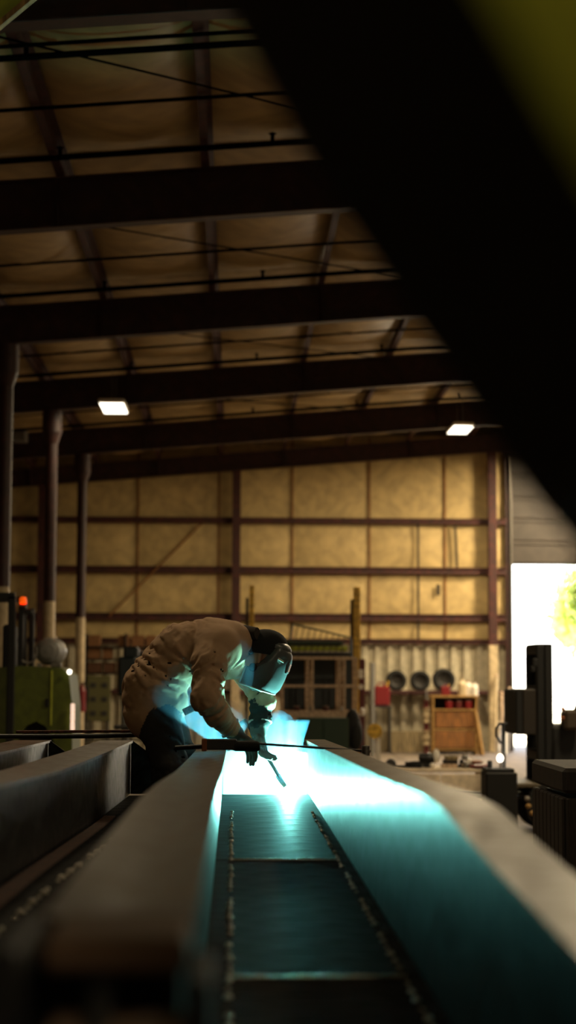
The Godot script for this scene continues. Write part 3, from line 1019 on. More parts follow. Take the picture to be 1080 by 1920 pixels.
func sample(q: Vector3) -> float:
	var i := Vector3i(q.floor()).clamp(Vector3i.ZERO, grid_n - Vector3i(2, 2, 2))
	var t := q - Vector3(i)
	var b := (i.z * grid_n.y + i.y) * grid_n.x + i.x
	var sz := grid_n.x * grid_n.y
	var c00 := lerpf(grid_f[b], grid_f[b + 1], t.x)
	var c10 := lerpf(grid_f[b + grid_n.x], grid_f[b + grid_n.x + 1], t.x)
	var c01 := lerpf(grid_f[b + sz], grid_f[b + sz + 1], t.x)
	var c11 := lerpf(grid_f[b + sz + grid_n.x], grid_f[b + sz + grid_n.x + 1], t.x)
	return lerpf(lerpf(c00, c10, t.y), lerpf(c01, c11, t.y), t.z)


func lin(r: float, g: float, b: float) -> Color:
	return Color(r, g, b).srgb_to_linear()


func build_welder() -> void:
	var w := thing("person", "person in a brown work jacket, black cap and welding helmet bending over the steel frame", "person", Vector3.ZERO)
	# 0 jacket, 1 trousers, 2 gloves, 3 skin, 4 boots, 5 dark scarf, 6 white bib
	var tints := [lin(0.71, 0.57, 0.45), lin(0.20, 0.19, 0.185), lin(0.30, 0.285, 0.265), lin(0.72, 0.52, 0.42), lin(0.10, 0.08, 0.07), lin(0.20, 0.17, 0.15), lin(0.85, 0.85, 0.82), lin(0.13, 0.14, 0.14)]
	var st := mb()
	grid_open(Vector3(-0.72, 0.80, -9.08), Vector3(0.30, 2.16, -8.10), 0.0075)
	# trousers and boots
	for s in [[Vector3(-0.3521, 1.609, -8.5), Vector3(-0.3013, 1.4007, -8.42), Vector3(-0.3461, 1.0191, -8.5), Vector3(-0.2305, 0.9063, -8.48)], [Vector3(-0.3414, 1.6019, -8.75), Vector3(-0.2458, 1.3816, -8.78), Vector3(-0.3059, 0.9898, -8.8), Vector3(-0.1868, 0.8707, -8.8)]]:
		bone(s[0], s[1], 0.102, 0.085, 1, 0.04, 0.006, 9.0)
		bone(s[1], s[2], 0.082, 0.062, 1, 0.03, 0.006, 10.0)
		bone(s[2], s[2] + Vector3(-0.01, -0.09, 0), 0.055, 0.05, 4, 0.02)
		bone(s[2] + Vector3(-0.02, -0.1, 0), s[3], 0.045, 0.036, 4, 0.02)
	# jacket: two strands side by side from the seat to the shoulders
	for z in [-0.075, 0.075]:
		var o := Vector3(0, 0, z)
		bone(Vector3(-0.4003, 1.7807, -8.62) + o, Vector3(-0.4092, 1.6518, -8.62) + o, 0.124, 0.122, 0, 0.04, 0.007, 12.0, Vector3(14, 3, 8))
		bone(Vector3(-0.3484, 1.7757, -8.62) + o, Vector3(-0.3115, 1.7087, -8.62) + o, 0.115, 0.092, 0, 0.04, 0.006, 12.0)
		bone(Vector3(-0.4003, 1.7884, -8.62) + o, Vector3(-0.2619, 1.9467, -8.62) + o, 0.120, 0.122, 0, 0.05, 0.018, 15.0, Vector3(4, 14, 5))
		bone(Vector3(-0.2619, 1.9467, -8.62) + o, Vector3(-0.1062, 1.9759, -8.62) + o, 0.122, 0.130, 0, 0.05, 0.015, 12.0, Vector3(6, 18, 3), 1.5)
		bone(Vector3(-0.1062, 1.9759, -8.62) + o, Vector3(-0.0127, 1.997, -8.62) + o, 0.130, 0.100, 0, 0.05, 0.003, 9.0)
	# yoke and collar
	bone(Vector3(-0.0683, 1.9759, -8.44), Vector3(-0.0181, 1.9815, -8.8), 0.098, 0.098, 0, 0.05)
	bone(Vector3(-0.0023, 2.0101, -8.62), Vector3(0.0498, 1.9947, -8.62), 0.085, 0.074, 0, 0.03, 0.006, 24.0)
	bone(Vector3(-0.0356, 1.9269, -8.62), Vector3(-0.0015, 1.8751, -8.6), 0.09, 0.055, 0, 0.05, 0.008, 18.0)
	# belly of the jacket hanging a little
	bone(Vector3(-0.2432, 1.8924, -8.62), Vector3(-0.1005, 1.9111, -8.62), 0.10, 0.10, 0, 0.05, 0.010, 14.0, Vector3(3, 20, 0))
	# right arm, nearest the camera
	bone(Vector3(-0.0937, 1.9657, -8.44), Vector3(-0.1128, 1.9043, -8.38), 0.088, 0.082, 0, 0.035, 0.004, 16.0)
	bone(Vector3(-0.1128, 1.9043, -8.38), Vector3(-0.1255, 1.7344, -8.3), 0.080, 0.070, 0, 0.03, 0.017, 17.0, Vector3(26, 8, 10))
	bone(Vector3(-0.1255, 1.7344, -8.3), Vector3(-0.0755, 1.6586, -8.36), 0.068, 0.058, 0, 0.025, 0.013, 24.0, Vector3(16, -10, 4), 2.0)
	bone(Vector3(-0.0755, 1.6586, -8.36), Vector3(-0.02, 1.5936, -8.45), 0.058, 0.046, 0, 0.02, 0.008, 28.0, Vector3(14, -8, 0))
	bone(Vector3(-0.0251, 1.5986, -8.45), Vector3(0.0108, 1.5566, -8.5), 0.046, 0.043, 2, 0.012)
	# left arm, reaching down beyond the helmet
	bone(Vector3(-0.018, 1.955, -8.8), Vector3(0.0779, 1.8495, -8.76), 0.086, 0.074, 0, 0.035, 0.006, 18.0)
	bone(Vector3(0.0779, 1.8495, -8.76), Vector3(0.1461, 1.7194, -8.69), 0.072, 0.060, 0, 0.03, 0.009, 22.0, Vector3(10, 20, 6))
	bone(Vector3(0.1408, 1.7505, -8.7), Vector3(0.1308, 1.6205, -8.69), 0.059, 0.052, 7, 0.02, 0.010, 26.0, Vector3(8, 6, 0))
	bone(Vector3(0.1308, 1.6205, -8.69), Vector3(0.1234, 1.563, -8.7), 0.047, 0.043, 2, 0.012)
	# neck
	bone(Vector3(0.0238, 1.9998, -8.62), Vector3(0.1021, 1.9637, -8.62), 0.062, 0.058, 3, 0.02)
	grid_mesh(st, tints)
	# the head, on a grid of its own
	var hc := Vector3(0.1412, 1.9483, -8.62)
	grid_open(hc - Vector3(0.17, 0.22, 0.15), hc + Vector3(0.16, 0.15, 0.15), 0.005)
	var fw := Vector3(0.93, -0.36, 0.0).normalized()
	var up := Vector3(0.36, 0.93, 0.0).normalized()
	bone(hc - fw * 0.03 + up * 0.01, hc + fw * 0.02 + up * 0.015, 0.088, 0.082, 3, 0.03)
	bone(hc + fw * 0.02 - up * 0.02, hc + fw * 0.055 - up * 0.115, 0.072, 0.035, 3, 0.03)
	bone(hc + fw * 0.095 - up * 0.015, hc + fw * 0.118 - up * 0.05, 0.010, 0.015, 3, 0.012)
	bone(hc + fw * 0.088 - up * 0.078 + Vector3(0, 0, -0.018), hc + fw * 0.088 - up * 0.078 + Vector3(0, 0, 0.018), 0.010, 0.010, 3, 0.006)
	for s in [-1, 1]:
		bone(hc + fw * 0.08 + up * 0.005 + Vector3(0, 0, s * 0.012), hc + fw * 0.075 + up * 0.004 + Vector3(0, 0, s * 0.05), 0.012, 0.010, 3, 0.01)
		bone(hc + fw * 0.082 - up * 0.02 + Vector3(0, 0, s * 0.032), hc + fw * 0.082 - up * 0.021 + Vector3(0, 0, s * 0.034), 0.012, 0.012, 6, 0.004)
		bone(hc - fw * 0.012 - up * 0.005 + Vector3(0, 0, s * 0.086), hc - fw * 0.006 - up * 0.05 + Vector3(0, 0, s * 0.080), 0.014, 0.009, 3, 0.008)
	bone(hc - fw * 0.05 - up * 0.06, hc - fw * 0.10 - up * 0.05, 0.06, 0.058, 3, 0.03)
	# white bib under the chin
	bone(hc + fw * 0.02 - up * 0.165, hc + fw * 0.06 - up * 0.165, 0.026, 0.018, 6, 0.01)
	grid_mesh(st, tints)
	# gloved hands, a fine grid each: palm, four fingers and a thumb
	hand(st, tints, Vector3(0.0108, 1.5566, -8.5), Vector3(0.74, -0.62, -0.20).normalized(), Vector3(0.2, 0.55, 0.8).normalized(), 1.0)
	hand(st, tints, Vector3(0.1234, 1.563, -8.7), Vector3(0.12, -0.95, 0.1).normalized(), Vector3(-0.5, 0.1, 0.86).normalized(), -1.0)
	var cloth := mat(Color.WHITE, 0.92)
	cloth.vertex_color_use_as_albedo = true
	part("body", st, cloth, w)

	# cap with a rolled scarf at the nape
	var cap := mb()
	var cx := Basis(fw, up, Vector3.BACK)
	for i in 8:
		for s in 24:
			var q := []
			var n := []
			for k in [[i, s], [i, s + 1], [i + 1, s + 1], [i + 1, s]]:
				var e := deg_to_rad(lerpf(-8.0, 90.0, k[0] / 8.0))
				var a: float = TAU * k[1] / 24.0
				var rr := 1.0 + 0.02 * sin(k[1] * 1.57) * cos(e)
				var dd := Vector3(cos(e) * cos(a) * 0.124 * rr - 0.012, sin(e) * 0.112 + 0.006 - 0.03 * cos(a) * cos(e) * -1.0, cos(e) * sin(a) * 0.108 * rr)
				q.append(hc + cx * dd)
				n.append(cx * Vector3(cos(e) * cos(a), sin(e), cos(e) * sin(a)))
			smooth_quad(cap, q, n)
	part("cap", cap, mat(Color(0.05, 0.05, 0.055), 0.9), w, "black cap")
	var scarf := mb()
	tube(scarf, [hc - fw * 0.06 + up * 0.075 + Vector3(0, 0, 0.085), hc - fw * 0.115 + up * 0.05 + Vector3(0, 0, 0.05), hc - fw * 0.13 + up * 0.04, hc - fw * 0.115 + up * 0.05 - Vector3(0, 0, 0.05), hc - fw * 0.06 + up * 0.075 - Vector3(0, 0, 0.085)], [0.03, 0.046, 0.05, 0.046, 0.03], 14)
	tube(scarf, [hc - fw * 0.06 + up * 0.0 + Vector3(0, 0, 0.095), hc - fw * 0.115 - up * 0.02 + Vector3(0, 0, 0.05), hc - fw * 0.135 - up * 0.02, hc - fw * 0.115 - up * 0.02 - Vector3(0, 0, 0.05), hc - fw * 0.06 - Vector3(0, 0, 0.095)], [0.03, 0.05, 0.055, 0.05, 0.03], 14)
	part("scarf", scarf, mat(Color(0.20, 0.165, 0.14), 0.95), w, "dark rolled cloth at the nape")
	helmet(w, Vector3(0.1519, 1.899, -8.62))

	# hem of the jacket, cuffs
	var hem := mb()
	var ring := []
	for k in 25:
		var a := TAU * k / 24.0
		ring.append(Vector3(-0.3572, 1.621, -8.62) + Vector3(cos(a) * 0.135, cos(a) * 0.055 + 0.006 * sin(a * 5.0), sin(a) * 0.195))
	tube(hem, ring, 0.011, 8, false)
	part("hem", hem, mat(Color(0.46, 0.37, 0.29), 0.95), w)
	for s in [[Vector3(-0.0149, 1.5857, -8.46), Vector3(0.74, -0.62, -0.2), 0.052], [Vector3(0.1309, 1.6101, -8.69), Vector3(0.0, -0.93, 0.3), 0.053]]:
		var ax: Vector3 = s[1].normalized()
		var xx := ax.cross(Vector3.BACK).normalized()
		var yy := ax.cross(xx)
		var rg := []
		for k in 19:
			rg.append(s[0] + (xx * cos(TAU * k / 18.0) + yy * sin(TAU * k / 18.0)) * s[2])
		part("cuff", tube(mb(), rg, 0.007, 8, false), mat(Color(0.6, 0.58, 0.55), 0.8), w, "pale glove cuff edge")
	# a folded rule in the thigh pocket
	part("pocket_rule", bx(Vector3(0.085, 0.034, 0.012), 0.004, Vector3(-0.2003, 1.6796, -8.42), Basis(Vector3.BACK, 0.45)), M.bright_steel, w, "steel rule in the pocket")

	# the welding gun in the left hand
	var g := thing("welding_gun", "black welding gun with a bent neck held by the person over the arc", "welding gun", Vector3.ZERO)
	part("handle", tube(mb(), [Vector3(0.0895, 1.573, -8.71), Vector3(0.1133, 1.521, -8.71), Vector3(0.1452, 1.4635, -8.72)], [0.014, 0.018, 0.016], 12), M.black_rubber, g)
	part("neck", tube(mb(), [Vector3(0.1452, 1.4635, -8.72), Vector3(0.177, 1.4215, -8.73), Vector3(0.2062, 1.3745, -8.735), Vector3(0.2327, 1.3274, -8.74)], 0.009, 10), M.bright_steel, g)
	part("nozzle", tube(mb(), [Vector3(0.2195, 1.3484, -8.737), Vector3(0.2301, 1.33, -8.74), Vector3(0.2566, 1.2935, -8.743)], [0.0135, 0.0135, 0.011], 14), M.bright_steel, g)
	part("cable", tube(mb(), [Vector3(0.0895, 1.573, -8.71), Vector3(0.0584, 1.6121, -8.8), Vector3(0.0057, 1.5747, -8.9), Vector3(-0.0595, 1.4333, -8.8), Vector3(-0.1113, 1.2205, -8.85), Vector3(-0.1507, 1.0589, -8.9), Vector3(-0.1768, 0.8698, -8.95)], 0.012, 8), M.black_rubber, g)

	# the staging the welder stands on, behind the left beams
	var top_y: float = 0.8525
	var sg := thing("work_platform", "low steel work platform under the welder's boots", "platform", Vector3(-0.45, 0, -9.25))
	part("deck", bx(Vector3(1.7, 0.04, 2.2), 0.005, Vector3(-0.35, top_y - 0.02, 0)), M.dark_grey, sg)
	for sx in [-1.1, 0.4]:
		for sz in [-1.0, 1.0]:
			part("leg", bx(Vector3(0.06, top_y - 0.04, 0.06), 0.004, Vector3(sx, (top_y - 0.04) * 0.5, sz)), M.dark_grey, sg)


func hand(st: SurfaceTool, tints: Array, wrist: Vector3, fwd: Vector3, across: Vector3, side: float) -> void:
	var x := fwd
	var y := (across - x * across.dot(x)).normalized()       # across the knuckles, towards the thumb
	var n := x.cross(y) * side                                 # out of the palm
	grid_open(wrist - Vector3.ONE * 0.17, wrist + Vector3.ONE * 0.19, 0.0045)
	for k in 4:
		bone(wrist, wrist + x * 0.085 + y * (0.033 - 0.022 * k), 0.026, 0.017, 2, 0.014)
	var lens := [0.036, 0.041, 0.038, 0.030]
	for k in 4:
		var p := wrist + x * 0.088 + y * (0.034 - 0.0225 * k)
		var dir := x
		for b in 3:
			dir = (dir * cos(0.62) + n * sin(0.62)).normalized()
			var q: Vector3 = p + dir * lens[k] * (1.0 - 0.18 * b)
			bone(p, q, 0.0118 - 0.001 * b, 0.0108 - 0.001 * b, 2, 0.004)
			p = q
	var tp := wrist + x * 0.025 + y * 0.03 + n * 0.008
	var t1 := tp + (x * 0.5 + y * 0.75 + n * 0.4).normalized() * 0.045
	var t2 := t1 + (x * 0.8 + y * 0.1 + n * 0.6).normalized() * 0.034
	bone(tp, t1, 0.017, 0.0135, 2, 0.01)
	bone(t1, t2, 0.013, 0.011, 2, 0.004)
	grid_mesh(st, tints)


func helmet(w: Node3D, o: Vector3) -> void:
	var up := Vector3(0.33, 0.945, 0).normalized()
	var fw := Vector3(0.945, -0.33, 0).normalized()
	var sd := Vector3(0, 0, 1)
	var turn := Basis(Vector3.UP, -0.14)
	up = turn * up
	fw = turn * fw
	sd = turn * sd
	# half outline from the rear edge round to the nose: Vector2(forward, sideways)
	var line := [Vector2(-0.072, 0.112), Vector2(-0.03, 0.116), Vector2(0.02, 0.114), Vector2(0.052, 0.104), Vector2(0.072, 0.088), Vector2(0.10, 0.060), Vector2(0.116, 0.032), Vector2(0.120, 0.0)]
	var full := []
	for p in line:
		full.append(p)
	for i in range(line.size() - 2, -1, -1):
		full.append(Vector2(line[i].x, -line[i].y))
	var rows := [[-0.128, 0.90, -0.010], [-0.10, 0.96, -0.002], [-0.05, 1.0, 0.0], [0.0, 1.0, 0.002], [0.045, 1.0, 0.004], [0.075, 0.97, 0.0], [0.095, 0.9, -0.008], [0.108, 0.76, -0.016], [0.114, 0.55, -0.03]]
	var at := func(i: int, j: int, inset: float) -> Vector3:
		var p: Vector2 = full[j]
		var q: Vector2 = p * rows[i][1]
		q -= p.normalized() * inset
		# the side is cut low at the rear and climbs to the forehead
		var u: float = minf(rows[i][0], lerpf(-0.04, 0.118, smoothstep(-0.02, 0.085, p.x)))
		return o + up * u + fw * (q.x + rows[i][2]) + sd * q.y
	var st := mb()
	var shade := mb()
	for i in rows.size() - 1:
		for j in full.size() - 1:
			for side in 2:
				var inset := 0.0 if side == 0 else 0.004
				var q := [at.call(i, j, inset), at.call(i, j + 1, inset), at.call(i + 1, j + 1, inset), at.call(i + 1, j, inset)]
				var n := []
				for k in [[i, j], [i, j + 1], [i + 1, j + 1], [i + 1, j]]:
					var a: Vector3 = at.call(k[0], maxi(k[1] - 1, 0), 0.0)
					var b: Vector3 = at.call(k[0], mini(k[1] + 1, full.size() - 1), 0.0)
					var c: Vector3 = at.call(maxi(k[0] - 1, 0), k[1], 0.0)
					var d: Vector3 = at.call(mini(k[0] + 1, rows.size() - 1), k[1], 0.0)
					var nn := (b - a).cross(d - c).normalized()
					if nn.dot(q[0] - o) < 0:
						nn = -nn
					n.append(nn if side == 0 else -nn)
				smooth_quad(st, q, n)
	# rolled rims along the bottom and the rear edges
	var rim := []
	for j in full.size():
		rim.append(at.call(0, j, 0.002))
	var edge_st := mb()
	tube(edge_st, rim, 0.005, 6)
	for j in [0, full.size() - 1]:
		var r2 := []
		for i in 4:
			r2.append(at.call(i, j, 0.002))
		tube(edge_st, r2, 0.005, 6)
	var hm := mat(Color(0.30, 0.315, 0.32), 0.36)
	var shell := part("welding_helmet", st, hm, w, "black welding helmet with a curved front")
	part("rim", edge_st, mat(Color(0.62, 0.66, 0.64), 0.4), shell, "helmet rim coloured pale to look lit")  # pale colour stands for light along the rim
	# crown over the forehead
	part("crown", ball(mb(), o + up * 0.090 + fw * 0.018, Vector3(0.088, 0.042, 0.088), 20, Basis(fw, up, sd)), hm, shell)
	part("lens_frame", bx(Vector3(0.010, 0.062, 0.085), 0.004, o + fw * 0.116 + up * 0.015, Basis(fw, up, sd)), hm, shell)
	part("lens", bx(Vector3(0.006, 0.042, 0.07), 0.002, o + fw * 0.120 + up * 0.015, Basis(fw, up, sd)), mat(Color(0.02, 0.05, 0.04), 0.08), shell, "dark glossy lens")
	part("side_strip", bx(Vector3(0.05, 0.010, 0.006), 0.002, o + fw * 0.072 + up * 0.042 + sd * 0.096, Basis(Vector3(0.8, -0.5, 0.3).normalized(), Vector3(0.5, 0.85, 0).normalized(), sd)), M.white, shell, "white strip on the helmet's side")
	for s in [-1, 1]:
		part("pivot_knob", lathe(mb(), o - fw * 0.035 - up * 0.035 + sd * (0.114 * s), [Vector2(0.0, 0.014), Vector2(0.018, 0.012), Vector2(0.02, 0.0)], 14, Basis(fw, sd * s, up)), M.black_rubber, shell)


# ================================================================ left of the shop
func build_left_side() -> void:
	# green forklift seen from the side, its rear to the right
	var d := 20.0
	var f := thing("forklift", "green forklift with a grey gas bottle on its back, cut by the left edge", "forklift", Vector3.ZERO, 0)
	var z := -d
	var bx0: float = -2.3902
	var bx1: float = -1.8396
	var top: float = 1.9189
	# counterweight: one body with a rounded rear, the wheel arch cut out of its foot
	var out := [Vector2(bx0 - 0.30, 0.95), Vector2(bx0 - 0.30, top - 0.02), Vector2(bx0, top), Vector2(bx1 - 0.10, top - 0.02), Vector2(bx1 - 0.02, top - 0.10), Vector2(bx1 + 0.02, top - 0.45), Vector2(bx1 + 0.03, 0.75), Vector2(bx1, 0.5), Vector2(bx1 - 0.06, 0.5)]
	var wc := Vector2(-2.2248, 0.52)
	for k in 9:
		var a := PI * k / 8.0
		out.append(wc + Vector2(cos(a) * 0.29, sin(a) * 0.76 + 0.02))
	part("counterweight", prism(mb(), out, 1.1, Transform3D(Basis(), Vector3(0, 0, z - 0.55))), M.green_paint, f)
	part("cover_edge", bx(Vector3(0.02, 0.62, 0.02), 0.004, Vector3(-2.0542, top - 0.36, z + 0.005)), M.olive, f)
	part("chassis", bx(Vector3(2.0, 0.75, 1.1), 0.03, Vector3(bx0 - 1.32, 0.9, z - 0.55)), M.green_paint, f)
	part("latch", bx(Vector3(0.04, 0.09, 0.02), 0.006, Vector3(-2.1013, 1.5062, z + 0.01)), M.black_rubber, f)
	for wz in [z - 0.12, z - 0.98]:
		for wx in [wc.x, wc.x - 1.9]:
			var t := part("tyre", lathe(mb(), Vector3(wx, 0.285, wz), [Vector2(0.16, -0.13), Vector2(0.25, -0.13), Vector2(0.28, -0.09), Vector2(0.28, 0.09), Vector2(0.25, 0.13), Vector2(0.16, 0.13)], 26, Basis(Vector3.RIGHT, Vector3.BACK, Vector3.DOWN)), M.tyre, f)
			part("rim", lathe(mb(), Vector3(wx, 0.285, wz), [Vector2(0.0, -0.1), Vector2(0.16, -0.1), Vector2(0.165, 0.1), Vector2(0.0, 0.1)], 20, Basis(Vector3.RIGHT, Vector3.BACK, Vector3.DOWN)), M.grey, t)
	part("wheel_well", bx(Vector3(0.72, 0.62, 0.5), 0.03, Vector3(wc.x, 1.0, z - 0.45)), M.black_paint_shade, f)
	# overhead guard
	var gy: float = 2.7107
	for gz in [z, z - 1.05]:
		part("guard_post", bx(Vector3(0.085, gy - 0.8, 0.08), 0.01, Vector3(-2.5112, (gy + 0.8) * 0.5, gz)), M.black_paint_shade, f)
		part("guard_post", bx(Vector3(0.06, gy - 0.9, 0.07), 0.01, Vector3(-2.4213, (gy + 0.7) * 0.5, gz - 0.12)), M.black_paint_shade, f)
		part("guard_rail", bar(mb(), Vector3(-2.4812, gy, gz), Vector3(-2.4812 - 1.7, gy, gz), 0.08, 0.07), M.black_paint_shade, f)
		part("guard_post", bar(mb(), Vector3(-2.4812 - 1.65, gy, gz), Vector3(-2.4812 - 2.0, 0.9, gz), 0.07, 0.07), M.black_paint_shade, f)
	for k in 6:
		part("guard_slat", bx(Vector3(0.03, 0.05, 1.05), 0.004, Vector3(-2.4812 - 0.25 * (k + 0.5), gy, z - 0.52)), M.black_paint_shade, f)
	var bc := Vector3(-2.402, 2.655, -20.1)
	var be := part("beacon", lathe(mb(), bc, [Vector2(0.04, -0.03), Vector2(0.042, 0.02), Vector2(0.03, 0.045), Vector2(0, 0.05)], 14), M.orange_glass, f, "orange beacon")
	part("bracket", box(bx(Vector3(0.07, 0.05, 0.05), 0.006, bc - Vector3(0, 0.065, 0)), bc - Vector3(-0.06, 0.12, 0), Vector3(0.09, 0.06, 0.05), 0.006), M.black_paint_shade, be)
	var bl := OmniLight3D.new()
	bl.name = "beacon_light"
	bl.light_color = Color(1.0, 0.4, 0.08)
	bl.light_energy = 0.02
	bl.light_size = 0.03
	bl.omni_range = 60.0
	bl.omni_attenuation = 2.0
	bl.shadow_enabled = true
	bl.position = bc + Vector3(0, 0.01, 0)
	f.add_child(bl)
	# gas bottle lying across, domed end to the camera, with straps and a guard ring
	var gc := Vector3(-2.1256, 2.0891, -20.2)
	var gas := part("gas_bottle", lathe(mb(), gc, [Vector2(0.0, 0.06), Vector2(0.08, 0.05), Vector2(0.135, 0.015), Vector2(0.155, -0.05), Vector2(0.155, -0.72), Vector2(0.1, -0.80), Vector2(0.0, -0.82)], 24, Basis(Vector3.RIGHT, Vector3.BACK, Vector3.DOWN)), M.grey, f, "grey gas bottle")
	part("strap", lathe(mb(), gc + Vector3(0.03, 0, -0.22), [Vector2(0.163, 0.03), Vector2(0.167, 0.0), Vector2(0.163, -0.03)], 24, Basis(Vector3.RIGHT, Vector3.BACK, Vector3.DOWN)), M.chrome, gas)
	part("cradle", box(bx(Vector3(0.12, 0.05, 0.1), 0.01, gc + Vector3(0.1, -0.16, 0.0)), gc + Vector3(-0.09, -0.16, 0), Vector3(0.05, 0.05, 0.1), 0.01), M.bright_steel, gas)
	var ring := []
	for k in 13:
		var a := lerpf(-2.6, 0.4, k / 12.0)
		ring.append(Vector3(-2.3379, 2.0811, -20.1) + Vector3(cos(a) * 0.10, sin(a) * 0.13, 0))
	part("hose", tube(mb(), ring, 0.014, 8), M.bright_steel, f)
	# seat and wheel behind the guard
	part("seat", box(bx(Vector3(0.5, 0.12, 0.5), 0.04, Vector3(bx0 - 0.42, top - 0.1, z - 0.5)), Vector3(bx0 - 0.2, top + 0.2, z - 0.5), Vector3(0.12, 0.55, 0.48), 0.05), M.black_rubber, f)
	part("steering_wheel", lathe(mb(), Vector3(bx0 - 1.0, top + 0.15, z - 0.5), [Vector2(0.15, 0), Vector2(0.165, 0.015), Vector2(0.18, 0), Vector2(0.165, -0.015), Vector2(0.15, 0)], 20), M.black_rubber, f)
	part("mast", bx(Vector3(0.14, 2.3, 0.9), 0.01, Vector3(bx0 - 2.35, 1.25, z - 0.55)), M.black_paint_shade, f)
	# small round lamp and a glowing strip standing for the doorway's highlight
	var lampx := Vector3(-1.8505, 1.8538, -19.95)
	part("work_lamp", ball(mb(), lampx, Vector3(0.026, 0.028, 0.02), 12), M.led, f, "small round work lamp")
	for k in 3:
		part("reflector", bx(Vector3(0.045, 0.1, 0.03), 0.012, Vector3(-1.8081, 1.4483 - 0.102 * k, -19.95)), highlight_white(), f, "white strip painted as the highlight of the doorway")  # own glow imitates the doorway's highlight on the counterweight

	# fire extinguisher on the pipe column
	var e := thing("fire_extinguisher", "red fire extinguisher hung on the second pipe column", "extinguisher", Vector3(-3.08, 1.0531, -35.88))
	part("cylinder", lathe(mb(), Vector3.ZERO, [Vector2(0.0, 0.0), Vector2(0.085, 0.0), Vector2(0.09, 0.03), Vector2(0.09, 0.42), Vector2(0.06, 0.5), Vector2(0.03, 0.52), Vector2(0.03, 0.56), Vector2(0, 0.56)], 18), M.red, e)
	part("handle", bx(Vector3(0.12, 0.03, 0.03), 0.006, Vector3(0.03, 0.58, 0)), M.black_steel, e)
	part("hose", tube(mb(), [Vector3(0.03, 0.55, 0), Vector3(0.13, 0.5, 0), Vector3(0.13, 0.25, 0), Vector3(0.11, 0.15, 0)], 0.014, 8), M.black_rubber, e)
	part("wall_bracket", bx(Vector3(0.06, 0.3, 0.06), 0.006, Vector3(0, 0.28, -0.1)), M.black_steel, e)

	# shelf rack of cardboard boxes against the end wall
	var s := thing("storage_rack", "dark storage rack along the end wall, loaded with cardboard boxes", "rack", Vector3(0, 0, -40.4))
	var rx0: float = -3.3856
	var rx1: float = -1.5405
	var boards := [1.8377, 2.1528, 2.432]
	for yb in boards + [0.35]:
		part("shelf", bx(Vector3(rx1 - rx0 + 0.1, 0.04, 0.6), 0.006, Vector3((rx0 + rx1) * 0.5, yb - 0.02, 0)), M.black_steel, s)
	for xx in [rx0, (rx0 + rx1) * 0.5, rx1]:
		for zz in [-0.28, 0.28]:
			part("post", bx(Vector3(0.05, boards[2] + 0.3, 0.05), 0.006, Vector3(xx, (boards[2] + 0.3) * 0.5, zz)), M.black_steel, s)
	var bw := [0.33, 0.27, 0.30, 0.24, 0.29]
	var n := 0
	for r in 3:
		var x := rx0 + 0.06
		for k in 5:
			var w: float = bw[(k + r * 2) % 5]
			if (k + r) % 4 != 3 and x + w < rx1:
				var h := 0.24 if r < 2 else 0.26
				var o := thing("cardboard_box", "brown cardboard box, %s on the %s shelf of the storage rack" % [["first from left", "second from left", "third from left", "fourth from left", "fifth from left"][k], ["lowest boxed", "middle", "top"][r]], "box", Vector3(x + w * 0.5, boards[r], -40.38), 0, "cardboard boxes on the rack")
				part("carton", bx(Vector3(w - 0.02, h, 0.42), 0.006, Vector3(0, h * 0.5, 0)), M.cardboard if (k * 3 + r) % 3 else M.cardboard_dark, o)
				part("tape", bx(Vector3(0.05, 0.004, 0.424), 0.001, Vector3(0, h + 0.001, 0)), M.wood_light, o)
				n += 1
			x += w + 0.03

	# notice board on legs
	var nb := thing("panel_board", "pale olive board with rows of dark patches right of the fire extinguisher", "board", Vector3(-2.8903, 0, -38))
	part("board", bx(Vector3(0.5, 0.98, 0.04), 0.006, Vector3(0, 1.2908, 0)), mat(Color(0.36, 0.35, 0.20), 0.6), nb)
	for k in 6:
		part("patch", bx(Vector3(0.12, 0.10, 0.012), 0.004, Vector3(-0.12 + 0.24 * (k % 2), 1.5749 - 0.3 * (k / 2), 0.024)), M.dark_grey, nb)
	for q in [-0.2, 0.2]:
		part("leg", bx(Vector3(0.05, 0.837, 0.05), 0.004, Vector3(q, 0.837 * 0.5, 0)), M.dark_grey, nb)

	# blue black drill press behind the welder
	var dp := thing("drill_press", "dark blue pillar drill behind the welder's back", "drill", Vector3(-1.4305, 0, -24))
	var hy: float = 1.7998
	part("base", bx(Vector3(0.45, 0.12, 0.6), 0.02, Vector3(0, 0.06, 0)), M.dark_grey, dp)
	part("pillar", lathe(mb(), Vector3(-0.04, 0.1, 0), [Vector2(0.055, 0), Vector2(0.055, 1.6)], 16), M.grey, dp)
	part("head", box(bx(Vector3(0.24, 0.52, 0.5), 0.03, Vector3(0.0, hy, 0.05)), Vector3(0.04, hy + 0.32, -0.05), Vector3(0.2, 0.16, 0.5), 0.03), M.teal_dark, dp)
	part("motor", lathe(mb(), Vector3(0.1, hy + 0.05, -0.2), [Vector2(0, 0.3), Vector2(0.1, 0.28), Vector2(0.11, -0.1), Vector2(0, -0.12)], 16), M.black_steel, dp)
	part("spindle", lathe(mb(), Vector3(0.0, hy - 0.5, 0.2), [Vector2(0, 0), Vector2(0.015, 0.0), Vector2(0.02, 0.12), Vector2(0.04, 0.15), Vector2(0.04, 0.26)], 12), M.grey, dp)
	part("table", bx(Vector3(0.4, 0.05, 0.4), 0.01, Vector3(0.03, hy - 0.68, 0.1)), M.dark_grey, dp)
	# a crate and a plank stacked at its foot
	var cr := thing("wooden_crate", "small brown wooden crate at the foot of the pillar drill", "crate", Vector3(-1.6881, 0, -24.5))
	for k in 6:
		part("plank", bx(Vector3(0.16, 0.13, 0.35), 0.006, Vector3(0.002 * (k % 2), 0.07 + 0.14 * k, 0)), M.cardboard_dark, cr)


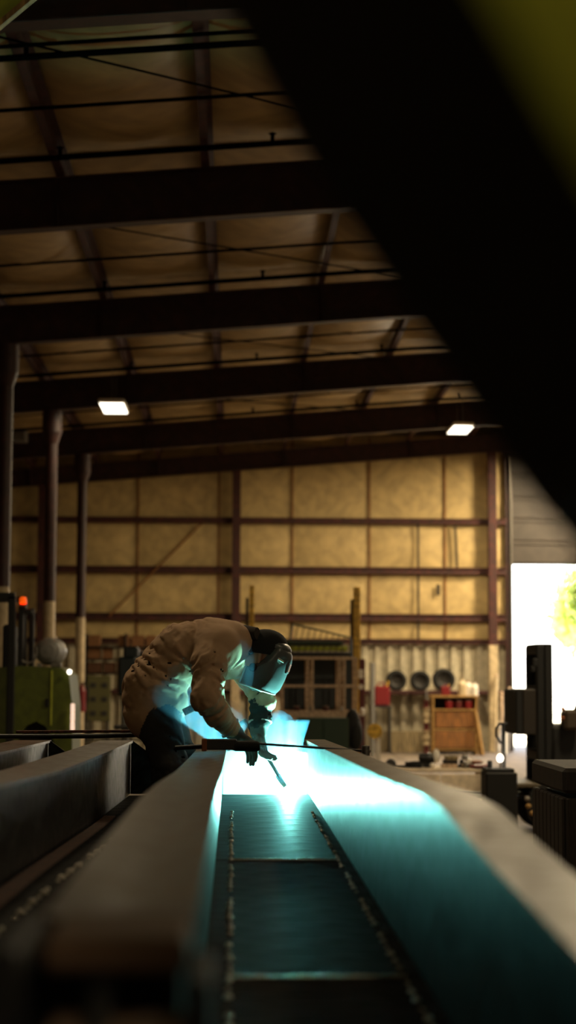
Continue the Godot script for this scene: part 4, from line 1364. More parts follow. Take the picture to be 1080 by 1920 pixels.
func highlight_white() -> StandardMaterial3D:
	if not M.has("highlight_white"):
		M.highlight_white = lamp_mat(Color(1.0, 0.86, 0.76), 0.9)
	return M.highlight_white


# ================================================================ the back of the shop
func tyre(at: Vector3, r: float, label: String) -> void:
	var t := thing("tyre", label, "tyre", at, 0, "tyres on the wall shelf")
	var b := Basis(Vector3.RIGHT, Vector3.BACK, Vector3.DOWN)
	part("tread", lathe(mb(), Vector3.ZERO, [Vector2(r * 0.55, -0.08), Vector2(r * 0.75, -0.11), Vector2(r * 0.96, -0.09), Vector2(r, -0.06), Vector2(r, 0.06), Vector2(r * 0.96, 0.09), Vector2(r * 0.75, 0.11), Vector2(r * 0.55, 0.08), Vector2(r * 0.55, -0.08)], 28, b), M.tyre, t)
	part("rim", lathe(mb(), Vector3.ZERO, [Vector2(0.0, 0.03), Vector2(r * 0.25, 0.03), Vector2(r * 0.5, 0.06), Vector2(r * 0.57, 0.075), Vector2(r * 0.57, -0.085), Vector2(0, -0.085)], 24, b), M.tyre_rim, t)


func jug(at: Vector3, r: float, h: float, m: Material, cap: Material, label: String, grp: String) -> void:
	var o := thing("jug", label, "jug", at, 0, grp)
	part("bottle", lathe(mb(), Vector3.ZERO, [Vector2(0, 0), Vector2(r, 0.0), Vector2(r, h * 0.65), Vector2(r * 0.45, h * 0.85), Vector2(r * 0.3, h * 0.88), Vector2(r * 0.3, h * 0.92)], 16), m, o)
	part("cap", lathe(mb(), Vector3(0, h * 0.9, 0), [Vector2(r * 0.38, 0), Vector2(r * 0.38, h * 0.1), Vector2(0, h * 0.1)], 12), cap, o)
	var q := []
	for k in 7:
		var a := lerpf(-1.2, 1.2, k / 6.0)
		q.append(Vector3(r * 0.35 + cos(a) * r * 0.55, h * 0.72 + sin(a) * h * 0.14, 0))
	part("handle", tube(mb(), q, r * 0.13, 6), m, o)


func fuel_can(at: Vector3, w: float, h: float, m: Material, label: String) -> void:
	var o := thing("fuel_can", label, "fuel can", at, 0, "")
	part("tank", bx(Vector3(w, h * 0.8, w * 0.6), w * 0.1, Vector3(0, h * 0.4, 0)), m, o)
	part("handle", tube(mb(), [Vector3(-w * 0.3, h * 0.78, 0), Vector3(-w * 0.2, h * 0.93, 0), Vector3(w * 0.15, h * 0.93, 0), Vector3(w * 0.2, h * 0.78, 0)], w * 0.05, 8), m, o)
	part("spout", rod(Vector3(w * 0.33, h * 0.75, 0), Vector3(w * 0.42, h * 1.0, 0), w * 0.07), M.yellow, o)


func build_back_of_shop() -> void:
	# shelf under the tyres
	var shy: float = 1.4345
	var sh := thing("wall_shelf", "dark red wall shelf carrying three tyres", "shelf", Vector3(0, shy, -41.85))
	part("board", bx(Vector3(5.9902 - 3.1764, 0.05, 0.5), 0.006, Vector3((5.9902 + 3.1764) * 0.5, -0.03, 0)), M.maroon, sh)
	for q in [3.3029, 4.1891, 5.3301]:
		part("bracket", prism(mb(), [Vector2(0, -0.05), Vector2(0.4, -0.05), Vector2(0.4, -0.3)], 0.04, Transform3D(Basis(Vector3.FORWARD, Vector3.UP, Vector3.RIGHT), Vector3(q, 0, 0.2))), M.maroon_dark, sh)
	tyre(Vector3(3.843, shy + 0.245, -41.75), 0.245, "left tyre of the three on the wall shelf")
	tyre(Vector3(4.4126, shy + 0.24, -41.75), 0.24, "middle tyre of the three on the wall shelf")
	tyre(Vector3(4.9702, shy + 0.27, -41.75), 0.27, "largest tyre, right of the three on the wall shelf")
	# red fuel can on a bracket
	var rc := thing("fuel_can_stand", "short dark shelf under the large red fuel can", "stand", Vector3(3.4629, 0, -41.3))
	part("top", bx(Vector3(0.45, 0.04, 0.4), 0.005, Vector3(0, 1.0887 - 0.02, 0)), M.dark_grey, rc)
	for q in [-0.18, 0.18]:
		part("leg", bx(Vector3(0.05, 1.0887 - 0.04, 0.3), 0.005, Vector3(q, (1.0887 - 0.04) * 0.5, 0)), M.dark_grey, rc)
	fuel_can(Vector3(3.4629, 1.0887, -41.3), 0.36, 0.58, M.red, "large red fuel can left of the three tyres")

	# open wooden shelf unit
	var d := 40.6
	var x0: float = 4.5339
	var x1: float = 5.5798
	var y1: float = 1.3261
	var u := thing("shelf_unit", "brown wooden shelf unit with drawer fronts under the largest tyre", "shelf", Vector3((x0 + x1) * 0.5, 0, -d))
	var w := x1 - x0
	for s in [-1, 1]:
		part("side_panel", bx(Vector3(0.05, y1, 0.5), 0.006, Vector3(s * (w * 0.5 - 0.025), y1 * 0.5, 0)), M.wood_light, u)
	part("top", bx(Vector3(w + 0.06, 0.045, 0.54), 0.006, Vector3(0, y1 + 0.0, 0)), M.wood_light, u)
	part("back_panel", bx(Vector3(w - 0.06, y1 - 0.05, 0.02), 0.003, Vector3(0, y1 * 0.5, -0.24)), M.wood_old, u)
	for yy in [1.021, 0.5702, 0.12]:
		part("shelf", bx(Vector3(w - 0.1, 0.035, 0.48), 0.004, Vector3(0, yy, 0)), M.wood_light, u)
	part("drawer_front", bx(Vector3(w - 0.13, 0.9844 - 0.6189, 0.025), 0.006, Vector3(0.02, 0.8016, 0.2)), M.wood, u)
	part("drawer_front", bx(Vector3(w - 0.13, 0.5337 - 0.16, 0.025), 0.006, Vector3(0.0, (0.5337 + 0.16) * 0.5, 0.23)), M.wood, u)
	for k in 3:
		var tin := thing("red_tin", "red round tin on the upper shelf of the wooden unit, %s" % ["leftmost", "middle one", "rightmost"][k], "tin", Vector3(4.9412 + 0.22 * k, 1.0352 + 0.02, -40.45), 0, "red tins on the upper shelf")
		part("can", lathe(mb(), Vector3.ZERO, [Vector2(0, 0), Vector2(0.085, 0), Vector2(0.085, 0.16), Vector2(0.08, 0.165), Vector2(0, 0.165)], 16), M.red if k != 1 else M.dull_red, tin)
		part("lid", lathe(mb(), Vector3(0, 0.165, 0), [Vector2(0.075, 0), Vector2(0.075, 0.015), Vector2(0, 0.015)], 16), M.bright_steel, tin)
	var ty := y1 + 0.023
	fuel_can(Vector3(4.8568, ty, -40.45), 0.2, 0.26, M.red, "small red fuel can on top of the wooden shelf unit")
	jug(Vector3(5.2378, ty, -40.45), 0.095, 0.40, M.cream, M.cream, "tall cream jug on top of the wooden shelf unit", "jugs on the wooden shelf unit")
	jug(Vector3(5.3854, ty, -40.5), 0.08, 0.34, M.white, M.amber, "white jug with an orange cap on the wooden shelf unit", "jugs on the wooden shelf unit")
	jug(Vector3(5.5207, ty, -40.42), 0.08, 0.30, M.white, M.white, "short white jug at the right end of the wooden shelf unit", "jugs on the wooden shelf unit")
	# spool stack left of the unit, leaning ladder right of it
	var sp := thing("spool_stack", "stack of pale wire spools left of the wooden shelf unit", "spools", Vector3(4.4224, 0, -40.5))
	for k in 7:
		part("spool", lathe(mb(), Vector3(0, 0.05 + 0.17 * k, 0), [Vector2(0, 0), Vector2(0.1, 0), Vector2(0.1, 0.02), Vector2(0.06, 0.03), Vector2(0.06, 0.13), Vector2(0.1, 0.14), Vector2(0.1, 0.16), Vector2(0, 0.16)], 14), M.cream if k % 3 else M.dull_red, sp)
	part("pole", rod(Vector3.ZERO, Vector3(0, 1.5, 0), 0.02), M.grey, sp)
	var la := thing("step_ladder", "yellow wooden ladder leaning on the right side of the shelf unit", "ladder", Vector3.ZERO)
	for q in [0.0, 0.32]:
		part("rail", bar(mb(), Vector3(5.6416, 0.0, -40.0 - q), Vector3(5.5259, 0.9825, -40.3 - q), 0.05, 0.09), M.wood_light, la)
	for k in 4:
		var t := 0.2 + 0.2 * k
		part("rung", bar(mb(), Vector3(5.6416, 0.0, -40.0).lerp(Vector3(5.5259, 0.9825, -40.3), t), Vector3(5.6416, 0.0, -40.32).lerp(Vector3(5.5259, 0.9825, -40.62), t), 0.03, 0.03), M.wood_light, la)
	# plywood sheet against the wall
	var pl := part("plywood_sheet", bx(Vector3(4.4939 - 3.3155, 0.5014, 0.03), 0.004), M.plywood, null)
	pl.position = Vector3(3.9045, 0.5014 * 0.5, -41.5)
	pl.rotation.x = -0.06
	tag(pl, "pale plywood sheet leaning on the wall below the tyre shelf", "plywood")
	# pipes and bars leaning on the wall right of the cream column
	for k in 5:
		var top := [1268, 1320, 1300, 1338, 1290]
		var px := [931, 938, 944, 950, 955]
		var lp := thing("leaning_pipe", "pale pipe leaning on the wall beside the doorway, " + ["tallest, next to the cream column", "second from the cream column", "third from the cream column", "fourth from the cream column", "last one, at the door track"][k], "pipe", Vector3.ZERO, 0, "pipes leaning beside the doorway")
		var a: Vector3 = [Vector3(6.1239, 0.0264, -41.4), Vector3(6.1367, 0.0486, -40.9), Vector3(6.2664, 0.04, -41.1), Vector3(6.2516, 0.0622, -40.6), Vector3(6.422, 0.0315, -41.3)][k]
		a.y = 0.0
		var b: Vector3 = [Vector3(6.2491, 1.7923, -41.9), Vector3(6.3586, 1.1111, -41.9), Vector3(6.3735, 1.3886, -41.9), Vector3(6.3971, 0.8938, -41.5), Vector3(6.5654, 1.4901, -41.9)][k]
		part("tube", tube(mb(), [a, b], 0.04 if k == 0 else 0.03, 10), [M.cream, M.bright_steel, M.tan_steel, M.white, M.bright_steel][k], lp)
		part("end_cap", ball(mb(), b, Vector3.ONE * 0.045, 10), M.white if k % 2 else M.tan_steel, lp)

	# yellow uprights of the pallet rack and the frames before it
	for k in 2:
		var yx: float = [2.0196, 0.2877][k]
		var yt: float = [3.2662, 3.284][k]
		var yu := thing("rack_upright", ["tall yellow rack upright right of the welder", "thin yellow rack upright rising behind the welder's neck"][k], "rack", Vector3(yx, 0, -29))
		part("post", bx(Vector3([0.11, 0.075][k], yt, 0.09), 0.008, Vector3(0, yt * 0.5, 0)), M.yellow, yu)
		part("shade_bar", bx(Vector3(0.05, yt - 0.2, 0.06), 0.006, Vector3(-0.075, (yt - 0.2) * 0.5, -0.1)), M.wood_old, yu)  # dark bar put in for the shadow along the left edge
		part("foot", bx(Vector3(0.22, 0.02, 0.25), 0.004, Vector3(0, 0.01, 0)), M.grey, yu)
	var fr := thing("steel_cart", "tan steel cart of open square frames behind the welder's helmet", "cart", Vector3(0, 0, -27.5))
	var fx0: float = 0.76
	var fx1: float = 1.9067
	var fy1: float = 2.0841
	var fy0: float = 1.2249
	for zz in [0.0, -0.7]:
		for q in [fx0, 1.1502, 1.225, 1.6405, 1.7237, fx1]:
			part("upright", bx(Vector3(0.035, fy1 - fy0, 0.035), 0.004, Vector3(q, (fy0 + fy1) * 0.5, zz)), M.tan_steel, fr)
		for yy in [fy1, 1.6456, fy0 + 0.02]:
			part("rail", bx(Vector3(fx1 - fx0, 0.04, 0.04), 0.004, Vector3((fx0 + fx1) * 0.5, yy, zz)), M.tan_steel, fr)
	part("deck", bx(Vector3(fx1 - fx0 + 0.1, 0.12, 0.8), 0.01, Vector3((fx0 + fx1) * 0.5, fy0 - 0.06, -0.35)), M.tan_steel, fr)
	for q in [fx0 + 0.05, fx1 - 0.05]:
		for zz in [0.0, -0.7]:
			part("leg", bx(Vector3(0.06, fy0 - 0.1, 0.06), 0.004, Vector3(q, (fy0 - 0.1) * 0.5, zz)), M.dark_grey, fr)
	part("back_board", bx(Vector3(fx1 - fx0, fy1 - fy0, 0.02), 0.004, Vector3((fx0 + fx1) * 0.5, (fy0 + fy1) * 0.5, -0.74)), M.teal_dark, fr)
	for k in 4:
		var pt := thing("paint_pot", "small pot on the deck of the tan steel cart, %s" % ["leftmost, dull red", "second, pale", "third, dull red", "rightmost, pale"][k], "pot", Vector3(lerpf(fx0, fx1, 0.2 + 0.2 * k), fy0, -27.8), 0, "pots on the tan cart")
		part("pot", lathe(mb(), Vector3.ZERO, [Vector2(0, 0), Vector2(0.045, 0), Vector2(0.05, 0.09), Vector2(0.04, 0.10), Vector2(0, 0.10)], 12), M.maroon if k % 2 == 0 else M.grey, pt)
		part("lid", lathe(mb(), Vector3(0, 0.10, 0), [Vector2(0.042, 0), Vector2(0.05, 0.012), Vector2(0, 0.012)], 12), M.bright_steel, pt)
	# bundles lying on top with a sloping wire panel
	for k in 3:
		var bn := thing("bar_bundle", "dark bundle of bars stacked on the tan cart, %s" % ["lowest", "middle, yellowish", "topmost"][k], "bars", Vector3(0, fy1 + 0.02 + 0.085 * k, -27.85))
		for q in 4:
			part("bar", rod(Vector3(fx0 - 0.05 + 0.05 * q, 0.04, 0.08 * q), Vector3(fx1 - 0.05 - 0.08 * k, 0.04, 0.08 * q), 0.038, 8), [M.dark_grey, M.olive, M.dark_green][k], bn)
	var wp := thing("wire_panel", "sloping wire mesh panel lying over the bundles on the tan cart", "mesh panel", Vector3.ZERO)
	var wa := Vector3(0.9062, 2.6134, -27.5)
	var wb := Vector3(1.8233, 2.4012, -27.5)
	var wc := Vector3(0.8414, 2.0905, -27.5)
	var wd := Vector3(1.8234, 2.0942, -27.5)
	for e in [[wa, wb], [wa, wc], [wb, wd], [wc, wd]]:
		part("frame_rod", rod(e[0], e[1], 0.014, 8), M.dark_green, wp)
	for k in 9:
		var t := (k + 1) / 10.0
		part("wire", rod(wa.lerp(wb, t), wc.lerp(wd, t - 0.06), 0.008, 6), M.dark_grey, wp)
	# dark green cabinet under the cart
	var gcab := thing("green_cabinet", "dark green steel cabinet below the tan cart", "cabinet", Vector3((0.9601 + 1.7416) * 0.5, 0, -26.9))
	var gw: float = 1.7416 - 0.9601
	var gh: float = 1.1741
	part("body", bx(Vector3(gw, gh, 0.4), 0.01, Vector3(0, gh * 0.5, -0.05)), M.dark_green, gcab)
	for q in 2:
		var dr := part("door", bx(Vector3(gw * 0.5 - 0.02, gh - 0.1, 0.02), 0.005, Vector3((q - 0.5) * gw * 0.5, gh * 0.5, 0.16)), M.dark_green, gcab)
		part("handle", rod(Vector3((q - 0.5) * 0.12, gh * 0.5, 0.185), Vector3((q - 0.5) * 0.12, gh * 0.5 + 0.14, 0.185), 0.008, 8), M.chrome, dr)
	# dark bag hung at its right, red post with white reflectors, conduit, yellow reel, white stake
	var bag := part("work_bag", ball(ball(mb(), Vector3.ZERO, Vector3(0.13, 0.3, 0.1), 16), Vector3(0.05, -0.1, 0.03), Vector3(0.11, 0.24, 0.1), 14), M.black_rubber, null)
	bag.position = Vector3(1.8163, 1.0106, -27.02)
	tag(bag, "black sagging bag hanging right of the green cabinet", "bag")
	var rp := thing("red_post", "red steel post with round white reflectors right of the yellow upright", "post", Vector3(2.0346, 0, -28))
	var rt: float = 2.074
	part("shaft", bx(Vector3(0.09, rt, 0.07), 0.008, Vector3(0, rt * 0.5, 0)), M.dull_red, rp)
	for q in [1.8715, 1.8041, 1.6357]:
		part("reflector", lathe(mb(), Vector3(-0.02, q, 0.036), [Vector2(0.042, 0), Vector2(0.042, 0.012), Vector2(0, 0.016)], 14, Basis(Vector3.RIGHT, Vector3.BACK, Vector3.DOWN)), M.white, rp)
	part("foot", bx(Vector3(0.3, 0.02, 0.3), 0.004, Vector3(0, 0.01, 0)), M.dull_red, rp)
	part("float", ball(mb(), Vector3(0, 1.2406, 0.06), Vector3(0.04, 0.07, 0.04), 12), M.white, rp, "white oval float")
	var cd := thing("conduit", "thin grey upright conduit between the red post and the tyres", "conduit", Vector3(3.058, 0, -39))
	part("tube", rod(Vector3.ZERO, Vector3(0, 2.0805, 0), 0.05), M.grey, cd)
	part("clip", bx(Vector3(0.14, 0.03, 0.1), 0.006, Vector3(0, 1.3, 0)), M.bright_steel, cd)
	var yr := thing("hose_reel", "small yellow reel on a white stake beside the right beam", "reel", Vector3(2.101, 0, -26))
	part("stake", bx(Vector3(0.07, 0.8954, 0.05), 0.006, Vector3(0.02, 0.8954 * 0.5, 0)), M.white, yr)
	part("reel", lathe(mb(), Vector3(-0.03, 1.0042, 0.05), [Vector2(0, -0.05), Vector2(0.11, -0.05), Vector2(0.11, -0.03), Vector2(0.06, -0.02), Vector2(0.06, 0.02), Vector2(0.11, 0.03), Vector2(0.11, 0.05), Vector2(0, 0.05)], 18, Basis(Vector3.RIGHT, Vector3.BACK, Vector3.DOWN)), M.yellow, yr)

	# pale fronted workbench with clutter on it
	var bd := 22.6
	var bx0: float = 1.4784
	var bx1: float = 3.2316
	var by: float = 0.6432
	var wbn := thing("workbench", "low workbench with pale front panels in the middle distance, cluttered top", "workbench", Vector3((bx0 + bx1) * 0.5, 0, -bd - 0.35))
	var bwid := bx1 - bx0
	part("top", bx(Vector3(bwid, 0.05, 0.75), 0.01, Vector3(0, by - 0.025, 0)), M.bench_front, wbn)
	for k in 3:
		part("front_panel", bx(Vector3(bwid / 3.0 - 0.012, by - 0.1, 0.03), 0.006, Vector3((k - 1) * bwid / 3.0, (by - 0.05) * 0.5, 0.34)), M.bench_front, wbn)
	for k in 2:
		part("side_panel", bx(Vector3(0.04, by - 0.06, 0.66), 0.006, Vector3((k * 2 - 1) * (bwid * 0.5 - 0.03), (by - 0.06) * 0.5, -0.02)), M.bench_front, wbn)
	var zc := -bd - 0.2
	var g1 := thing("bench_grinder", "black bench grinder with a shiny white guard on the workbench", "grinder", Vector3(2.5232, by, zc))
	part("body", lathe(mb(), Vector3(-0.02, 0.12, 0), [Vector2(0, -0.12), Vector2(0.06, -0.11), Vector2(0.07, 0.0), Vector2(0.06, 0.11), Vector2(0, 0.12)], 16, Basis(Vector3.UP, Vector3.RIGHT, Vector3.FORWARD)), M.black_steel, g1)
	part("foot", bx(Vector3(0.12, 0.06, 0.12), 0.01, Vector3(-0.02, 0.03, 0)), M.black_steel, g1)
	part("guard", ball(mb(), Vector3(0.085, 0.15, 0.03), Vector3(0.05, 0.09, 0.05), 14), M.white, g1, "white wheel guard")
	part("switch", ball(mb(), Vector3(0.03, 0.03, 0.07), Vector3(0.035, 0.035, 0.03), 10), M.white, g1)
	var g2 := thing("pipe_wrench", "dark pipe wrench lying at the left end of the workbench", "wrench", Vector3(2.1101, by + 0.02, zc + 0.1))
	part("handle", rod(Vector3(-0.05, 0, 0), Vector3(0.3, 0.0, 0.05), 0.018), M.dark_grey, g2)
	part("jaw", lathe(mb(), Vector3(-0.09, 0.03, 0), [Vector2(0, -0.03), Vector2(0.06, -0.03), Vector2(0.07, 0), Vector2(0.06, 0.03), Vector2(0, 0.03)], 12, Basis(Vector3.RIGHT, Vector3.BACK, Vector3.DOWN)), M.dark_grey, g2)
	for k in 3:
		var o := part("steel_block", box(mb(), Vector3.ZERO, Vector3(0.2 - 0.02 * k, 0.05, 0.16), 0.006), [M.tan_steel, M.wood_old, M.plywood][k], null)
		o.position = Vector3(2.7783 + 0.015 * k, by + 0.025 + 0.05 * k, zc)
		tag(o, "flat block in the low pile right of the grinder, " + ["lowest", "middle", "topmost"][k], "block", "blocks piled on the workbench")
	for k in 3:
		var o := part("round_fitting", ball(mb(), Vector3.ZERO, Vector3(0.045, 0.035 + 0.01 * k, 0.045), 12), M.bright_steel if k != 1 else M.white, null)
		o.position = Vector3(2.9852 + [0.0, 0.045, 0.0][k], by + [0.13, 0.075, 0.036][k], zc + [0.0, 0.05, 0.12][k])
		tag(o, ["shiny fitting on the bracket, top of three on the workbench", "white fitting, middle of three on the workbench", "shiny fitting lying lowest of three on the workbench"][k], "fitting", "fittings on the workbench")
	var br := part("dark_bracket", box(box(mb(), Vector3(0, 0.05, -0.04), Vector3(0.05, 0.1, 0.05), 0.006), Vector3(0, 0.02, 0), Vector3(0.14, 0.04, 0.12), 0.006), M.black_steel, null)
	br.position = Vector3(2.9576 - 0.01, by, zc - 0.02)
	tag(br, "small black bracket behind the three fittings on the workbench", "bracket")
	for k in 4:
		var o := part("shop_rag", ball(mb(), Vector3.ZERO, Vector3([0.13, 0.1, 0.12, 0.09][k], 0.028, 0.09), 14), [M.tan_steel, M.amber, M.red, M.red][k], null)
		o.position = Vector3([3.0409, 3.1231, 3.1365, 3.2185][k], by + [0.028, 0.075, 0.025, 0.03][k], zc + [0.0, 0.02, 0.16, 0.12][k])
		tag(o, ["tan crumpled rag on the workbench", "orange rag on top of the tan one", "red rag at the right end of the workbench", "second red rag, hanging at the workbench corner"][k], "rag", "rags on the workbench")
	var coil := []
	for k in 40:
		var a := k * 0.5
		coil.append(Vector3(cos(a) * (0.10 + 0.03 * sin(k * 1.3)), 0.02 + 0.0015 * k, sin(a) * 0.09))
	var cb := part("cable_coil", tube(mb(), coil, 0.012, 6), M.black_rubber, null)
	cb.position = Vector3(2.3166, by, zc + 0.12)
	tag(cb, "black cable coiled on the workbench left of the grinder", "cable")


# ================================================================ right of the shop
func build_right_side() -> void:
	# black cart with a hoop handle
	var d := 19.0
	var cx: float = 2.854
	var top: float = 0.803
	var c := thing("tool_cart", "black boxy cart with a hoop handle right of the pale workbench", "cart", Vector3(cx, 0, -d))
	part("box", bx(Vector3(0.335, top - 0.12, 0.4), 0.012, Vector3(0, (top + 0.12) * 0.5, 0)), M.black_paint_shade, c)
	part("lid", bx(Vector3(0.3, 0.04, 0.36), 0.012, Vector3(-0.01, top + 0.02, 0)), M.black_paint_shade, c)
	part("bottle_neck", bx(Vector3(0.05, 0.1, 0.06), 0.01, Vector3(-0.10, top + 0.07, 0.02)), M.black_paint_shade, c)
	var hx: float = 2.9221 - cx
	var ht: float = 1.3152
	part("handle", tube(mb(), [Vector3(hx, top - 0.3, -0.1), Vector3(hx, ht, -0.1)], 0.022, 10), M.black_paint_shade, c)
	part("hoop", tube(mb(), [Vector3(hx + 0.04, ht, -0.1), Vector3(hx - 0.05, ht - 0.01, -0.1), Vector3(hx - 0.08, ht - 0.06, -0.1), Vector3(hx - 0.08, ht - 0.14, -0.1), Vector3(hx - 0.04, ht - 0.2, -0.1), Vector3(hx, ht - 0.22, -0.1)], 0.014, 8), M.black_paint_shade, c)
	for s in [-1, 1]:
		part("wheel", lathe(mb(), Vector3(0.12 * s, 0.1, 0.1), [Vector2(0, -0.03), Vector2(0.09, -0.03), Vector2(0.1, 0), Vector2(0.09, 0.03), Vector2(0, 0.03)], 16, Basis(Vector3.UP, Vector3.RIGHT, Vector3.FORWARD)), M.black_rubber, c)
		part("wheel", lathe(mb(), Vector3(0.12 * s, 0.1, -0.12), [Vector2(0, -0.03), Vector2(0.09, -0.03), Vector2(0.1, 0), Vector2(0.09, 0.03), Vector2(0, 0.03)], 16, Basis(Vector3.UP, Vector3.RIGHT, Vector3.FORWARD)), M.black_rubber, c)
	var wl := thing("work_light", "small shining white work light clamped on the black cart", "lamp", Vector3(2.86, 0.9474, -18.95))
	part("bulb", ball(mb(), Vector3.ZERO, Vector3(0.036, 0.045, 0.036), 14), M.led, wl)
	part("stem", rod(Vector3(0, -0.04, 0), Vector3(0, -0.12, 0), 0.012), M.bright_steel, wl)
	var ol := OmniLight3D.new()
	ol.name = "work_light_lamp"
	ol.light_energy = 0.15
	ol.light_color = Color(1, 0.93, 0.82)
	ol.light_size = 0.04
	ol.omni_range = 60.0
	ol.omni_attenuation = 2.0
	ol.shadow_enabled = true
	wl.add_child(ol)

	# black forklift against the doorway, seen from its side, mast to the left
	var z := -20.5
	var f := thing("forklift", "black forklift silhouetted against the bright doorway on the right", "forklift", Vector3.ZERO)
	var mx0: float = 3.5236
	var mx1: float = 3.7108
	var mt: float = 2.2018
	for q in [z, z - 0.75]:
		part("mast_rail", bx(Vector3((mx1 - mx0) * 0.5, mt - 0.1, 0.1), 0.012, Vector3(mx0 + (mx1 - mx0) * 0.75, (mt + 0.1) * 0.5, q)), M.black_paint_shade, f)
		part("mast_rail", bx(Vector3((mx1 - mx0) * 0.5, mt - 0.12, 0.08), 0.012, Vector3(mx0 + (mx1 - mx0) * 0.28, (mt + 0.08) * 0.5, q - 0.02)), M.black_paint_shade, f)
	for q in [mt - 0.06, mt - 0.55, 0.9]:
		part("cross_member", bx(Vector3(mx1 - mx0, 0.12, 0.75), 0.02, Vector3((mx0 + mx1) * 0.5, q, z - 0.375)), M.black_paint_shade, f)
	part("chain_roller", box(bx(Vector3(0.05, 0.07, 0.08), 0.012, Vector3(3.4825, 1.9037, z + 0.03)), Vector3(3.5082, 1.9781, z + 0.03), Vector3(0.06, 0.1, 0.08), 0.012), M.black_paint_shade, f)
	part("carriage", bx(Vector3(0.16, 1.6744 - 1.1443, 0.9), 0.015, Vector3(3.4284, 1.409, z - 0.36)), mat(Color(0.13, 0.10, 0.065), 0.6), f)
	part("load_backrest", bx(Vector3(0.085, 1.6682 - 1.1443, 0.9), 0.015, Vector3(3.31, 1.409, z - 0.36)), M.black_paint_shade, f)
	for q in [z - 0.1, z - 0.65]:
		part("fork", bx(Vector3(0.9, 0.05, 0.12), 0.01, Vector3(mx0 - 0.42, 0.42, q)), M.black_steel, f)
	# body with the front wheel arch
	part("front_cowl", bx(Vector3(0.4, 0.8, 0.95), 0.04, Vector3(mx1 + 0.16, 0.86, z - 0.4)), M.black_paint_shade, f)
	part("step", bx(Vector3(0.55, 0.05, 1.0), 0.012, Vector3(3.4951, 0.568, z - 0.35)), mat(Color(0.30, 0.26, 0.19), 0.6), f)
	part("dash_panel", bx(Vector3(0.16, 0.42, 0.9), 0.03, Vector3(mx1 + 0.1, 0.9793, z - 0.4)), mat(Color(0.17, 0.11, 0.06), 0.6), f)
	part("body", bx(Vector3(1.7, 0.75, 1.05), 0.06, Vector3(mx1 + 1.3, 0.78, z - 0.42)), M.black_paint_shade, f)
	part("seat", box(bx(Vector3(0.5, 0.14, 0.5), 0.05, Vector3(mx1 + 0.85, 1.22, z - 0.4)), Vector3(mx1 + 0.52, 1.1026, z - 0.4), Vector3(0.3, 0.62, 0.5), 0.1), M.black_rubber, f)
	part("headrest", box(mb(), Vector3(3.8881, 1.3207, -20.4), Vector3(0.17, 0.24, 0.3), 0.05), mat(Color(0.22, 0.17, 0.11), 0.7), f)
	for q in 2:
		part("side_marker", ball(mb(), [Vector3(3.7776, 1.4472, -20.2), Vector3(3.7703, 1.3439, -20.2)][q], Vector3(0.025, 0.03, 0.02), 10), M.amber, f)
	for wz in [z + 0.06, z - 0.85]:
		for wx in [3.7205, 3.7205 + 1.6]:
			var t := part("tyre", lathe(mb(), Vector3(wx, 0.33, wz), [Vector2(0.15, -0.1), Vector2(0.3, -0.1), Vector2(0.33, -0.07), Vector2(0.33, 0.07), Vector2(0.3, 0.1), Vector2(0.15, 0.1)], 24, Basis(Vector3.RIGHT, Vector3.BACK, Vector3.DOWN)), M.tyre, f)
			part("rim", lathe(mb(), Vector3(wx, 0.33, wz), [Vector2(0, 0.06), Vector2(0.13, 0.08), Vector2(0.15, 0.09), Vector2(0.15, -0.08), Vector2(0, -0.08)], 18, Basis(Vector3.RIGHT, Vector3.BACK, Vector3.DOWN)), M.dark_grey, t)
	for q in 4:
		part("hose_fitting", ball(mb(), [Vector3(3.3236, 0.444, -20), Vector3(3.3349, 0.3606, -20), Vector3(3.3765, 0.2833, -20), Vector3(3.5346, 0.3609, -20)][q], Vector3(0.035, 0.03, 0.03), 10), [M.bright_steel, M.wood_light, M.wood_light, M.grey][q], f)
	part("overhead_guard", tube(mb(), [Vector3(mx1 + 0.35, 1.2, z), Vector3(mx1 + 0.75, 2.15, z), Vector3(mx1 + 2.0, 2.15, z), Vector3(mx1 + 2.15, 1.2, z)], 0.035, 8), M.black_paint_shade, f)
	part("overhead_guard", tube(mb(), [Vector3(mx1 + 0.35, 1.2, z - 0.85), Vector3(mx1 + 0.75, 2.15, z - 0.85), Vector3(mx1 + 2.0, 2.15, z - 0.85), Vector3(mx1 + 2.15, 1.2, z - 0.85)], 0.035, 8), M.black_paint_shade, f)

	# stacked dark timber baulks at the right edge, nearer than the rest
	var tx: float = 1.7641
	var ty: float = 1.3495
	var tc := thing("timber_crate", "dark weathered timber crate with a thick lid at the right edge", "crate", Vector3(tx + 0.5, 0, -9.9))
	part("lid", bx(Vector3(1.02, 0.135, 1.0), 0.02, Vector3(0, ty - 0.068, 0)), M.wood_old, tc)
	for k in 9:
		part("plank", bx(Vector3(0.10, ty - 0.18, 0.04), 0.008, Vector3(-0.44 + 0.11 * k, (ty - 0.18) * 0.5 + 0.02, 0.46)), M.wood_old, tc)
	for k in 8:
		part("plank", bx(Vector3(0.04, ty - 0.18, 0.11), 0.008, Vector3(-0.49, (ty - 0.18) * 0.5 + 0.02, -0.42 + 0.118 * k)), M.wood_old, tc)
	part("core", bx(Vector3(0.9, ty - 0.16, 0.86), 0.01, Vector3(0, (ty - 0.16) * 0.5, 0)), M.black_paint_shade, tc)


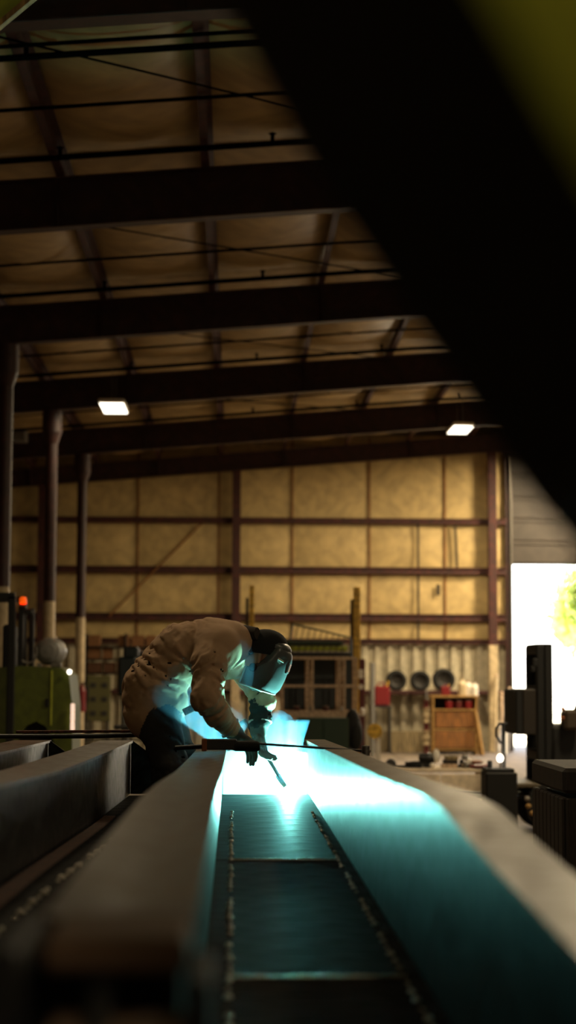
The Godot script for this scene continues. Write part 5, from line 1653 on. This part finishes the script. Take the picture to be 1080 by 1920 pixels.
# ================================================================ outside the doorway
func build_outside() -> void:
	tag(part("yard_ground", bx(Vector3(140, 0.1, 110), 0.01, Vector3(20, -0.06, -WALL - 55.5)), mat(Color(0.80, 0.76, 0.66), 0.9, 0.0, "cloud", 0.1), null), "sunlit pale yard outside the doorway", "ground", "", "structure")
	var spots := [[14.9893, 75.0, 6.0, 1.5], [16.6883, 80.0, 6.6, 2.4]]
	var lab := ["sunlit yellow green tree seen through the doorway, nearest of them", "sunlit tree at the right edge of the doorway view"]
	var leaf := mat(Color(0.82, 0.86, 0.50), 0.7)
	leaf.backlight_enabled = true
	leaf.backlight = Color(0.5, 0.55, 0.15)
	var lm := mb()
	for s in [1.0, -1.0]:
		tri(lm, Vector3(-0.13, 0, 0), Vector3(0, 0.05, 0.09 * s), Vector3(0.17, 0.0, 0), Vector3.UP)
	var lmesh := lm.commit()
	for k in spots.size():
		var t := thing("tree", lab[k], "tree", Vector3(spots[k][0], -0.01, -spots[k][1]), 0, "trees outside the doorway")
		var h: float = spots[k][2]
		var r: float = spots[k][3]
		part("trunk", tube(mb(), [Vector3.ZERO, Vector3(0.05, h * 0.3, 0), Vector3(-0.04, h * 0.6, 0.05), Vector3(0, h * 0.85, 0)], [0.16, 0.13, 0.09, 0.04], 10), M.wood_old, t)
		var mm := MultiMesh.new()
		mm.transform_format = MultiMesh.TRANSFORM_3D
		mm.mesh = lmesh
		mm.instance_count = 1600
		for i in 1600:
			var p := Vector3(rng.randfn(), rng.randfn() * 0.9, rng.randfn()).normalized() * pow(rng.randf(), 0.4)
			p *= r * (1.0 + 0.25 * noise.get_noise_3dv(p * 2.2 + Vector3(k, 0, 0)))
			var b := Basis.from_euler(Vector3(rng.randf() * TAU, rng.randf() * TAU, rng.randf() * TAU)).scaled(Vector3.ONE * rng.randf_range(0.9, 1.7))
			mm.set_instance_transform(i, Transform3D(b, p + Vector3(0, h * 0.72, 0)))
		var mi := MultiMeshInstance3D.new()
		mi.name = "foliage"
		mi.multimesh = mm
		mi.material_override = leaf
		t.add_child(mi)
		mi.set_meta("kind", "stuff")
